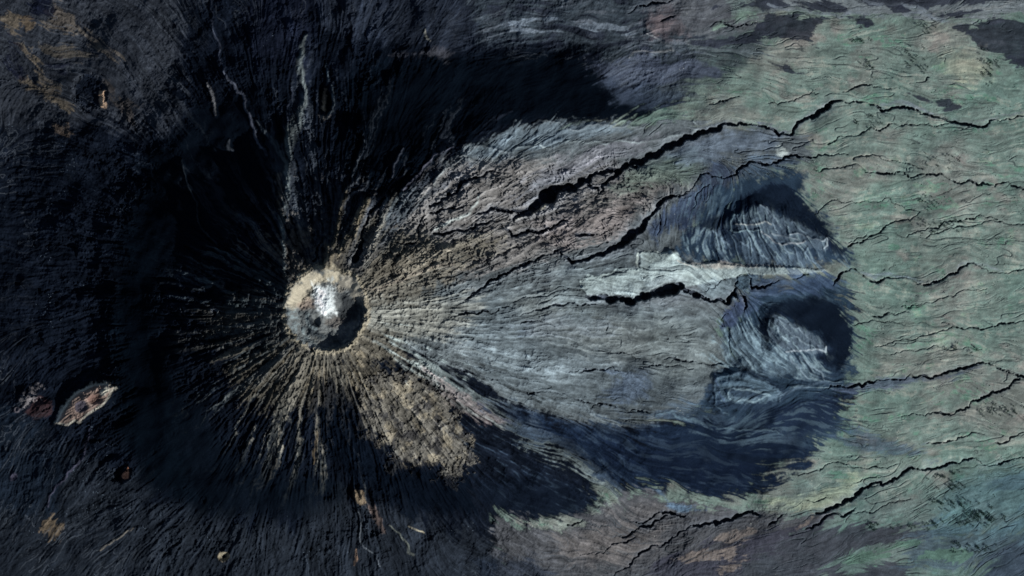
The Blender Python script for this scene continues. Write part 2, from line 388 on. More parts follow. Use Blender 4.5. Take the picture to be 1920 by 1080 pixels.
# thin pale rills on the western and northern lowland
# dark southern apron
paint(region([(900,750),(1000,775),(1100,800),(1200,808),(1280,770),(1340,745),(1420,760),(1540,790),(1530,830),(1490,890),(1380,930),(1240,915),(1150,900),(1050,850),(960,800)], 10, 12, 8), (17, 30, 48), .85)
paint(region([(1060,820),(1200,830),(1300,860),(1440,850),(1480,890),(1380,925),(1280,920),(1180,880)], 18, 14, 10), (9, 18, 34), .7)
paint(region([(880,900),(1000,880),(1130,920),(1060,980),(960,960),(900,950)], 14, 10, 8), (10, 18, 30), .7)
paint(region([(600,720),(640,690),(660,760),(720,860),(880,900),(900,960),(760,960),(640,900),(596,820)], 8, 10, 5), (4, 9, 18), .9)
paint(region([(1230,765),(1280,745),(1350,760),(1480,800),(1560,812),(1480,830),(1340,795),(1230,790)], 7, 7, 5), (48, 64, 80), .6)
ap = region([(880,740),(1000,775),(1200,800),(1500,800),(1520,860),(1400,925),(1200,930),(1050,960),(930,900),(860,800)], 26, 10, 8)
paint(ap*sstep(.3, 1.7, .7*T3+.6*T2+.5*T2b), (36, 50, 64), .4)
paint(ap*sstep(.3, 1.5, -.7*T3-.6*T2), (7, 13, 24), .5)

# dark sand round the eroded hills
H1 = [(1300,430),(1330,380),(1400,330),(1470,312),(1515,325),(1505,360),(1545,415),(1575,462),(1600,488),(1540,500),(1440,512),(1340,505),(1260,470)]
paint(region(H1, 12, 7, 9), (29, 45, 61))
paint(region([(1310,420),(1385,388),(1395,372),(1425,350),(1470,345),(1520,398),(1552,440),(1576,468),(1550,470),(1520,440),(1470,400),(1420,396),(1370,405),(1365,440),(1290,440)], 6, 3, 3), (17, 28, 47), .95)
H2 = [(1390,560),(1410,520),(1470,530),(1580,508),(1590,560),(1600,640),(1608,690),(1600,720),(1560,760),(1590,800),(1540,830),(1440,800),(1310,775),(1330,735),(1345,700),(1420,690),(1380,640),(1350,620)]
paint(region(H2, 13, 7, 9), (32, 49, 65))
paint(region([(1442,575),(1500,562),(1565,568),(1592,600),(1596,660),(1580,700),(1545,690),(1530,670),(1552,650),(1530,625),(1480,600),(1448,590),(1440,650),(1425,620)], 6, 3, 3), (14, 24, 42), .95)
paint(region([(1390,745),(1460,752),(1520,740),(1590,735),(1560,800),(1500,820),(1420,800)], 9, 6, 4), (20, 32, 52), .8)
# pale ribbed hills
paint(region([(1372,404),(1400,396),(1420,384),(1436,388),(1460,402),(1500,420),(1530,436),(1552,445),(1550,468),(1500,460),(1460,456),(1440,440),(1420,430),(1400,436),(1374,434)], 3, 3, 3), (66, 82, 96), .8)
paint(region([(1330,436),(1380,436),(1430,450),(1470,470),(1540,480),(1560,505),(1480,515),(1400,505),(1370,480)], 12, 14, 5), (66, 84, 100), .7)
paint(region([(1445,592),(1462,590),(1500,616),(1535,630),(1550,652),(1545,663),(1500,660),(1462,662),(1448,640),(1440,620)], 3, 3, 3), (76, 92, 106), .85)
paint(region([(1355,615),(1400,615),(1440,650),(1500,670),(1560,700),(1590,722),(1520,718),(1430,708),(1370,690)], 8, 10, 5), (76, 96, 110), .75)
paint(region([(1345,708),(1400,702),(1440,724),(1452,742),(1420,750),(1370,752),(1348,735)], 5, 3, 4), (56, 74, 92), .8)
fe = region([(1290,440),(1375,404),(1440,390),(1560,440),(1580,500),(1500,515),(1380,505),(1310,480)], 14, 8, 6)+region([(1345,612),(1400,600),(1440,585),(1560,650),(1600,715),(1540,725),(1400,712),(1340,690)], 12, 8, 6)
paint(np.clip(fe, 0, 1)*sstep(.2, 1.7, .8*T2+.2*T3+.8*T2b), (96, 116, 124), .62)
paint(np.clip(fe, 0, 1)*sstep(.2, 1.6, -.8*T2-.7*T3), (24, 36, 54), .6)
fe2 = region([(1250,430),(1300,360),(1370,310),(1410,310),(1350,370),(1300,430),(1270,450)], 12, 8, 6)+region([(1410,530),(1500,515),(1600,512),(1560,560),(1420,590)], 8, 8, 4)+region([(1240,790),(1350,740),(1500,740),(1600,735),(1580,800),(1400,830)], 12, 8, 6)
paint(np.clip(fe2, 0, 1)*sstep(0, 1.4, .8*T2+.4*T3+.6*T2b), (60, 79, 92), .55)
L3 = region([(1342,706),(1400,700),(1440,716),(1470,738),(1452,752),(1400,758),(1360,754),(1344,735)], 3, 2, 3)
paint(region([(1325,735),(1340,700),(1420,690),(1475,725),(1480,760),(1400,775),(1330,765)], 7, 3, 5), (28, 42, 58), .8)
paint(L3, (64, 84, 98), .85)
paint(region([(1365,728),(1400,722),(1440,738),(1420,748),(1375,744)], 2, 1, 2), (30, 44, 60), .8)
paint(region([(1395,500),(1480,505),(1560,506),(1500,528),(1430,560),(1396,600),(1372,600),(1398,560)], 8, 5, 5)*sstep(-.6, 1.2, T2+.5*T2b), (74, 92, 106), .7)
paint(region([(1340,596),(1400,600),(1440,655),(1480,700),(1420,700),(1380,668)], 6, 4, 4)*sstep(-1, 1, T2+.6*T2b), (90, 112, 124), .7)
NB1 = region([(1300,425),(1340,408),(1380,392),(1395,370),(1425,350),(1470,345),(1520,385),(1556,436),(1582,470),(1560,474),(1552,446),(1500,416),(1462,400),(1436,386),(1418,382),(1396,393),(1370,400),(1350,428)], 5, 2, 4)
NB2 = region([(1442,575),(1470,560),(1520,555),(1570,566),(1592,600),(1596,660),(1580,700),(1548,690),(1536,672),(1556,652),(1530,625),(1500,608),(1466,588),(1450,584),(1440,640),(1424,615)], 5, 2, 4)
paint(NB1, (12, 22, 35), .93); paint(NB2, (10, 19, 31), .93)
# mesa tongue
paint(region([(1060,490),(1190,480),(1200,600),(1080,600),(1040,550)], 24, 6, 6), (66, 78, 84), .6)
MESA = [(1090,540),(1093,524),(1108,516),(1130,520),(1160,512),(1198,504),(1200,474),(1215,470),(1240,476),(1258,468),(1270,474),(1278,490),(1295,496),(1340,492),(1400,500),(1470,500),(1560,506),(1520,512),(1440,516),(1400,512),(1385,518),(1330,528),(1280,540),(1230,548),(1190,558),(1130,556),(1100,552)]
paint(region(MESA, 1.6, .6, .8), (122, 138, 141), .95)
paint(region(MESA, 1.6, .6, .8)*sstep(-.2, 1.6, T3+.6*T2), (136, 152, 152), .45)
paint(region([(1205,476),(1265,472),(1270,498),(1210,500)], 4, 1, 2), (126, 141, 140), .5)
paint(region([(1300,498),(1360,492),(1420,500),(1340,503)], 4, 2, 2), (128, 122, 116), .7)
paint(region(ell(1393, 530, 15, 14), 3, 0, 1), (58, 78, 92), .9)
paint(region([(1275,548),(1330,532),(1375,522),(1378,560),(1330,562),(1290,552)], 5, 3, 3), (88, 104, 112), .7)
paint(region([(1360,585),(1395,555),(1396,580),(1380,610),(1350,616)], 4, 2, 2), (44, 56, 80), .9)
paint(region([(1410,540),(1440,512),(1480,512),(1560,510),(1590,515),(1540,545),(1440,560),(1400,590)], 6, 7, 3), (44, 60, 84), .7)
paint(region(ell(1466, 284, 13, 9, 30), 3, 0, 2), (138, 150, 150), .85)

# bottom: bare ribs and dark old lava
paint(region([(930,968),(1000,985),(1060,985),(1150,950),(1175,926),(1230,925),(1330,948),(1400,950),(1480,962),(1555,960),(1540,985),(1480,1010),(1420,1030),(1380,1090),(1340,1140),(950,1140),(925,1040)], 8, 8, 8), (60, 63, 68))
paint(region([(1040,1000),(1160,990),(1260,980),(1220,1030),(1130,1060),(1060,1050)], 18, 8, 8), (80, 78, 78), .75)
paint(region([(1140,960),(1240,945),(1270,960),(1180,980)], 12, 8, 6), (74, 74, 76), .65)
paint(region([(1230,915),(1262,945),(1330,955),(1290,962),(1256,952)], 5, 3, 3), (66, 88, 108), .9)
paint(region([(930,1040),(1000,1050),(1040,1090),(1000,1140),(900,1140),(900,1060)], 14, 6, 8), (22, 30, 42), .8)
paint(region([(1150,1140),(1260,1040),(1400,1010),(1480,990),(1520,980),(1560,990),(1680,990),(1780,1000),(1740,1020),(1600,1030),(1540,1070),(1600,1060),(1700,1060),(1720,1140)], 7, 12, 5), (44, 46, 57), .88)
paint(region([(1700,1010),(1780,985),(1850,985),(1880,990),(1960,940),(1990,1140),(1800,1140),(1840,1060),(1700,1060)], 10, 12, 5), (54, 70, 82), .8)
paint(region([(1840,1060),(1880,1010),(1960,960),(1990,1000),(1990,1140),(1800,1140)], 10, 12, 5), (38, 46, 64), .6)
for p in [[(1345,1010),(1375,992),(1420,990),(1400,1005),(1365,1018)], [(1262,1050),(1300,1035),(1350,1028),(1345,1045),(1290,1052)], [(1350,1070),(1400,1045),(1390,1062)], [(1360,1035),(1390,1025),(1370,1050)], [(1480,1000),(1525,970),(1515,985)]]:
    paint(region(p, 3, 4, 4), (92, 86, 82), .8)
for p in [[(1580,1050),(1620,1030),(1680,1020),(1735,1010),(1722,1025),(1670,1030),(1640,1052),(1590,1060)], [(1715,1050),(1750,1028),(1790,1025),(1820,1040),(1790,1050)]]:
    paint(region(p, 3, 5, 4), (66, 94, 82), .75)
paint(region([(1440,935),(1520,930),(1600,900),(1590,930),(1530,955),(1440,955)], 12, 6, 6), (116, 126, 106), .6)
paint(region([(1600,812),(1650,815),(1680,830),(1740,850),(1700,855),(1640,850),(1560,825)], 7, 8, 4), (52, 70, 88), .7)
paint(region([(1860,915),(1890,895),(1960,890),(1960,925),(1880,922)], 6, 6, 4), (44, 50, 66), .8)
paint(region([(1560,735),(1650,708),(1760,704),(1820,690),(1840,680),(1790,706),(1700,722),(1620,735)], 5, 4, 3), (58, 70, 92), .75)
paint(region([(1780,900),(1880,880),(1960,870),(1960,1010),(1760,1000)], 25, 6, 8), (62, 92, 100), .6)
# top right: braided old lava
BR = [[(1440,22),(1500,24),(1580,34),(1630,42),(1640,48),(1625,47),(1600,40),(1560,34),(1530,52),(1520,60),(1530,85),(1545,98),(1520,85),(1480,70),(1440,68),(1400,80),(1340,86),(1300,80),(1360,72),(1400,60),(1420,50)],
 [(1585,30),(1630,30),(1642,46),(1612,48)],
 [(1340,12),(1400,8),(1440,-20),(1460,0),(1480,10),(1440,22),(1400,14)],
 [(1560,-60),(1990,-60),(1990,-10),(1850,4),(1760,10),(1700,12),(1640,10),(1600,-4)],
 [(1480,2),(1560,0),(1590,16),(1570,26),(1520,20)],
 [(1660,10),(1690,8),(1704,22),(1680,26)],
 [(1780,44),(1820,46),(1818,60),(1800,58)],
 [(1818,55),(1840,40),(1870,34),(1960,38),(1960,120),(1900,112),(1870,100),(1840,90),(1820,70)],
 [(1880,112),(1940,110),(1940,130),(1900,122)],
 [(1740,22),(1800,22),(1840,20),(1800,34),(1750,30)],
 [(1702,171),(1730,178),(1745,188),(1780,184),(1790,195),(1800,202),(1770,206),(1740,192),(1712,182)],
 [(1440,112),(1486,122),(1492,135),(1510,135),(1500,144),(1470,136),(1445,128)]]
paint(region([(1430,-60),(1990,-60),(1990,30),(1850,38),(1700,36),(1640,30),(1560,26),(1500,22),(1440,30)], 6, 7, 5), (92, 100, 106), .9)
for b in BR: paint(region(b, 2.5, 4, 3), (33, 38, 49), .93)
paint(region([(1495,35),(1512,26),(1536,26),(1528,34)], 2, 1, 2), (100, 116, 108), .9)
paint(region([(1765,108),(1810,95),(1850,120),(1860,145),(1800,150),(1770,130)], 20, 6, 8), (128, 130, 112), .5)

# crater interior
RIM = [(536,578),(540,556),(546,540),(560,526),(578,512),(596,504),(620,504),(645,514),(664,520),(676,540),(684,560),(686,582),(684,600),(674,622),(666,636),(650,650),(632,656),(606,658),(585,652),(562,640),(546,620),(536,600)]
rimd = samp(sdf(RIM).astype(f4), X, Y) + 2.2*F1+.8*F2
inr = sstep(-1, 1.5, rimd)
paint(sstep(7, 0, np.abs(rimd+4))*1.0, (140, 134, 116), .75)
ri = np.hypot(X-612, Y-578); PSc = PSb
paint(inr, (88, 93, 94))
paint(region([(536,572),(548,538),(580,512),(605,503),(640,508),(640,530),(606,536),(588,545),(584,562),(566,572),(546,580)], 5, 0, 6)*inr, (150, 144, 126), .9)
paint(region([(556,572),(575,556),(596,562),(590,578),(566,584)], 5, 0, 3), (126, 112, 100), .7)
paint(region([(640,512),(668,520),(686,552),(674,574),(654,552),(634,532)], 5, 0, 6)*inr, (132, 128, 116), .85)
paint(region([(538,580),(556,578),(566,600),(572,626),(590,642),(566,640),(545,618)], 7, 0, 4)*inr*sstep(-1.2, 1, F1+.4*PSc), (112, 128, 132), .8)
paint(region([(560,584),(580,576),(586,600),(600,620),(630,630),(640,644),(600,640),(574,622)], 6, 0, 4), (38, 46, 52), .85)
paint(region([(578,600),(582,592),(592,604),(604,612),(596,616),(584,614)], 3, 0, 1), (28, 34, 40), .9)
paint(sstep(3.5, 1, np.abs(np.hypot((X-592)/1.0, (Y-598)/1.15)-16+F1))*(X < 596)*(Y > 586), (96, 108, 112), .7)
paint(region([(574,546),(588,540),(596,546),(592,558),(580,556)], 4, 0, 3), (46, 52, 54), .8)
paint(region([(598,528),(610,524),(612,538),(602,542)], 3, 0, 2), (54, 60, 62), .7)
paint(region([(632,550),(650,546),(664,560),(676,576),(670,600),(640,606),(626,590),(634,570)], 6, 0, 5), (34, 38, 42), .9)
paint(region([(632,532),(645,526),(650,542),(640,550),(632,546)], 3, 0, 1.5), (112, 110, 102), .9)
paint(region([(610,600),(628,594),(640,604),(630,614),(612,610)], 4, 0, 4), (88, 84, 80), .7)
wh = region([(586,534),(604,530),(624,544),(634,574),(618,590),(606,594),(598,588),(590,566)], 7, 0, 7)
paint(wh, (186, 196, 198), .85)
paint(region([(596,544),(608,544),(612,570),(606,588),(599,578),(592,560)], 3.5, 0, 5), (236, 242, 250), .95)
paint(region([(612,520),(620,520),(624,545),(614,545)], 4, 0, 5), (150, 160, 162), .8)
paint(region([(566,636),(600,648),(645,645),(640,634),(600,636),(575,628)], 4, 0, 3)*sstep(-.8, 1, PSc), (88, 88, 82), .6)

# ------------------------------------------------------------------ elevation (in survey pixels; x MPP = metres)
dx_, dy_ = X-CX, Y-CY
r = np.hypot(dx_, dy_)+1e-3
ct = dx_/r
reff = r/(1+0.30*np.clip(ct, 0, 1)*sstep(60, 300, r))
reff = reff*(1+0.05*F3)
Z = np.interp(reff, [0, 74, 110, 160, 220, 300, 380, 460, 560, 700, 900, 1200, 1700], [336, 336, 312, 277, 236, 186, 146, 113, 80, 50, 28, 10, -8]).astype(f4)
Z = box(box(Z, 4), 4)
cone = np.interp(r, [60, 100, 260, 420, 620, 900], [0, .6, 1, .8, .35, 0]).astype(f4)
plain = 1-cone
rough = region([(-90,-90),(1350,-90),(1300,200),(900,90),(640,60),(420,200),(260,330),(200,600),(240,860),(400,960),(900,960),(1100,960),(1500,930),(1560,1140),(-90,1140)], 30, 6, 8)
smooth = region([(225,560),(245,420),(300,290),(380,190),(470,170),(520,300),(450,400),(390,440),(330,500),(290,560),(310,650),(360,740),(400,800),(470,860),(560,900),(640,880),(660,940),(560,970),(400,960),(290,930),(232,800)], 26, 10, 8) + \
         region([(760,130),(1080,110),(1140,170),(1220,215),(900,240),(800,300),(700,360),(680,200)], 18, 8, 5) + \
         region([(700,880),(900,920),(1050,900),(1100,960),(950,970),(760,940)], 18, 8, 5) + \
         region([(1300,420),(1400,340),(1500,330),(1590,480),(1500,500),(1400,400)], 16, 6, 5) + \
         region([(1440,560),(1590,560),(1600,700),(1540,820),(1400,900),(1200,880),(1300,800),(1540,700)], 16, 6, 5)
smooth = np.clip(smooth+NB1+NB2, 0, 1)
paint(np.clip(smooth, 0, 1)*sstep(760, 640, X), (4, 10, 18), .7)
det = 1-0.85*smooth
east = sstep(-.1, .6, ct)
ca_ = cone*(1-.7*east)
RG = ridged(X, Y, 26, 4, 140, .6)
ne = region([(610,470),(700,330),(830,280),(1000,300),(1200,300),(1260,380),(1100,470),(900,540),(760,560),(690,540)], 40, 0, 12)
patch = .35+.95*sstep(-1.0, 1.3, fbm(X, Y*1.4, 75, 4, 180))
Z += det*(ca_*(.7*T3+.85*T2+0.4*T2b) + plain*patch*(0.05*T2+0.07*T2b))
Z += det*(cone*(1.0*F2+0.65*F1) + plain*(0.14*F2+0.15*F1))
prm = sstep(80, 150, r)*sstep(720, 330, r)*(1-.80*sstep(.0, .7, ct)*(1-.5*ne))
Z += prm*(1-.85*smooth)*PR*(2.3+1.2*sstep(100, 300, r))
Z += east*cone*(.25*T2+.3*T2b+.75*PS*(1-ne)+.55*PSb)
# broken lava steps: a stretched field cut into low scarps
U = fbm(X*.88+Y*.47, (Y*.88-X*.47)*2.1, 85, 5, 150, .55)*2.3+.10*RG
fr = U-np.floor(U)
Z += ne*(5.4*(np.floor(U)+sstep(.0, .2, fr))*.55 + .5*RG + .2*F1)
jm = region(LAVA, 30, 0, 10)
Z += rough*det*patch*(0.04*T3+0.10*T2+0.12*T2b+.36*F1+.85*RG*sstep(-.7, 1, F3))
nearc = sstep(330, 120, r)*(r > 60)
Z += nearc*(1.3*F1+1.5*RG)
lav = lvm
Z += lav*(2.2+1.5*fbm(X, Y, 11, 4, 52, .75))
Z -= det*CHn*(.55+ca_*1.2)*(1-.5*rough)
fanm = region(FAN, 20, 0, 0)
east_m = np.clip(fanm+region([(1320,-60),(2000,-60),(2000,1140),(1000,1140),(1100,960),(1500,930),(1620,700),(1600,480),(1300,220)], 30, 0, 0), 0, 1)
K1 = cracks(T3, 1.25, (.9*fbm(X, Y*1.5, 40, 3, 160)+.1))
K2 = cracks(T2+.4*T3, .9, (.9*fbm(X, Y*1.5, 28, 3, 161)-.15))
KK = np.maximum(K1, .7*K2)*east_m*(1-smooth)
Z -= KK*(1.5+.6*fanm)
SOUTHF = region([(430,650),(610,670),(840,760),(960,930),(640,960),(420,900)], 40, 0, 0)
Z += SOUTHF*(.5*T3+.7*T2+.4*T2b)

def sm(p, f=5): return region(p, f, 0, .6)
# hills (height on top of the ground)
def cone_hill(cx, cy, rx, ry, h, rot=0, crater=0, cr=0):
    c, s = math.cos(math.radians(rot)), math.sin(math.radians(rot))
    u = ((X-cx)*c+(Y-cy)*s)/rx; v = (-(X-cx)*s+(Y-cy)*c)/ry
    d = np.sqrt(u*u+v*v)+.05*F1
    q = h*np.clip(1-d, 0, 1)**1.15
    if crater: q = np.where(d < cr, h*(1-cr)**1.15-crater*(1-(d/cr)**2), q)
    return q.astype(f4)
Z += 2.5*region(MESA, 12, 0, 2)+3.4*region(MESA, 2.5, 0, .8)
m_ = samp(sdf([(1372,404),(1400,396),(1420,384),(1460,402),(1500,420),(1552,443),(1552,470),(1500,475),(1440,470),(1374,436)]).astype(f4), X, Y)
Z += 1.1*np.clip(m_+22, 0, 42)*.5
m_ = samp(sdf([(1442,586),(1462,586),(1500,612),(1550,650),(1545,668),(1500,672),(1448,655)]).astype(f4), X, Y)
Z += 1.1*np.clip(m_+20, 0, 40)*.55
m_ = samp(sdf([(1342,706),(1400,698),(1450,735),(1445,752),(1370,758)]).astype(f4), X, Y)
Z += .9*np.clip(m_+12, 0, 26)*.6
Z += cone_hill(1393, 530, 22, 20, 11, 0, 2, .6)
Z += cone_hill(1466, 284, 16, 12, 7, 30)
Z += cone_hill(1262, 476, 13, 11, 7, 0)
HILLN = sm([(1330,380),(1480,370),(1580,470),(1500,515),(1340,500)], 20)+sm([(1340,600),(1450,570),(1600,680),(1590,760),(1340,770)], 20)
Z += np.clip(HILLN, 0, 1)*(.5*T2+0.25*T3+.55*T2b)
# twin crater hill with a pale rim
PALE = [(108,792),(120,768),(130,752),(142,740),(160,730),(180,722),(198,722),(210,728),(204,742),(192,758),(176,768),(160,778),(148,792),(140,786),(126,796)]
pd = samp(sdf(PALE).astype(f4), X, Y)
Z += np.clip(pd+16, 0, 22)*.6
Z -= 7*sstep(1.1, .3, np.hypot((X-152)/15, (Y-763)/15)) + 9*sstep(1.15, .4, np.hypot((X-178)/14, (Y-750)/11))
paint(sstep(7, 1, np.abs(pd+1+2.2*F1))*sstep(-14, 8, 762-Y-.55*(X-160)+8*F2)*.6+sstep(3, 1, np.abs(pd+1))*.5, (168, 166, 154), .9)
paint(region(PALE, 3, 0, 2), (120, 104, 96), .8)
paint(region(ell(152, 763, 13, 12), 2, 0, 1), (52, 52, 64), .9)
paint(region(ell(176, 747, 12, 9, -20), 3, 0, 2), (92, 72, 66), .85)
paint(region([(184,735),(198,726),(206,732),(192,742)], 3, 0, 2), (190, 190, 176), .8)
Z += cone_hill(84, 766, 26, 20, 20, -20, 4, .4)
paint(region([(60,760),(76,744),(99,747),(100,758),(92,775),(70,782),(50,774)], 3, 0, 4), (42, 30, 33), .85)
paint(region([(42,748),(60,732),(82,728),(78,742),(62,748),(46,760)], 4, 0, 6)*sstep(-.2, .6, F1), (120, 116, 118), .5)
Z += cone_hill(31, 768, 8, 8, 6, 0, 4, .5); paint(region(ell(31, 768, 5, 5), 2, 0, 1), (100, 94, 100), .5)
Z += cone_hill(225, 885, 40, 34, 18, 0, 16, .62)
paint(region([(226,890),(236,884),(239,876),(241,886),(240,897),(230,897)], 1.5, 0, 1), (176, 118, 86), .95)
# round pit
Z += cone_hill(168, 172, 54, 56, 9, 0, 10, .66)
paint(region(ell(166, 172, 26, 32), 3, 0, 2), (11, 17, 27), .95)
paint(region([(187,168),(190,174),(194,168),(197,172),(194,188),(200,195),(198,204),(190,200),(186,190)], 1.5, 0, 1.5), (150, 126, 104), .9)
# slot crater north of the summit
Z -= 16*sstep(1.2, .5, np.hypot((X-609)/14, (Y-186)/30))
paint(region([(604,178),(610,166),(613,182),(612,196),(614,208),(606,212),(601,205)], 2, 0, 2), (158, 138, 112), .9)
paint(region([(594,212),(606,217),(622,214),(624,204),(618,222),(606,226),(598,220)], 2, 0, 1), (96, 94, 92), .8)
Z += cone_hill(672, 932, 20, 26, 16, -20, 3, .3); paint(region([(664,922),(676,918),(684,932),(690,944),(676,946),(668,938)], 3, 0, 3), (104, 92, 74), .75)
paint(region([(684,940),(706,958),(715,980),(722,1000),(704,980),(690,958)], 4, 3, 3), (74, 64, 60), .7)
Z += cone_hill(419, 1044, 18, 16, 9, 0, 8, .6); paint(sstep(4.5, 1.5, np.abs(np.hypot(X-419, Y-1043)-7+F1)), (150, 142, 120), .7)
paint(region(ell(26, 895, 7, 7), 2, 0, 2), (60, 58, 74), .6)
Z += cone_hill(26, 895, 12, 12, 6, 0, 4, .5)

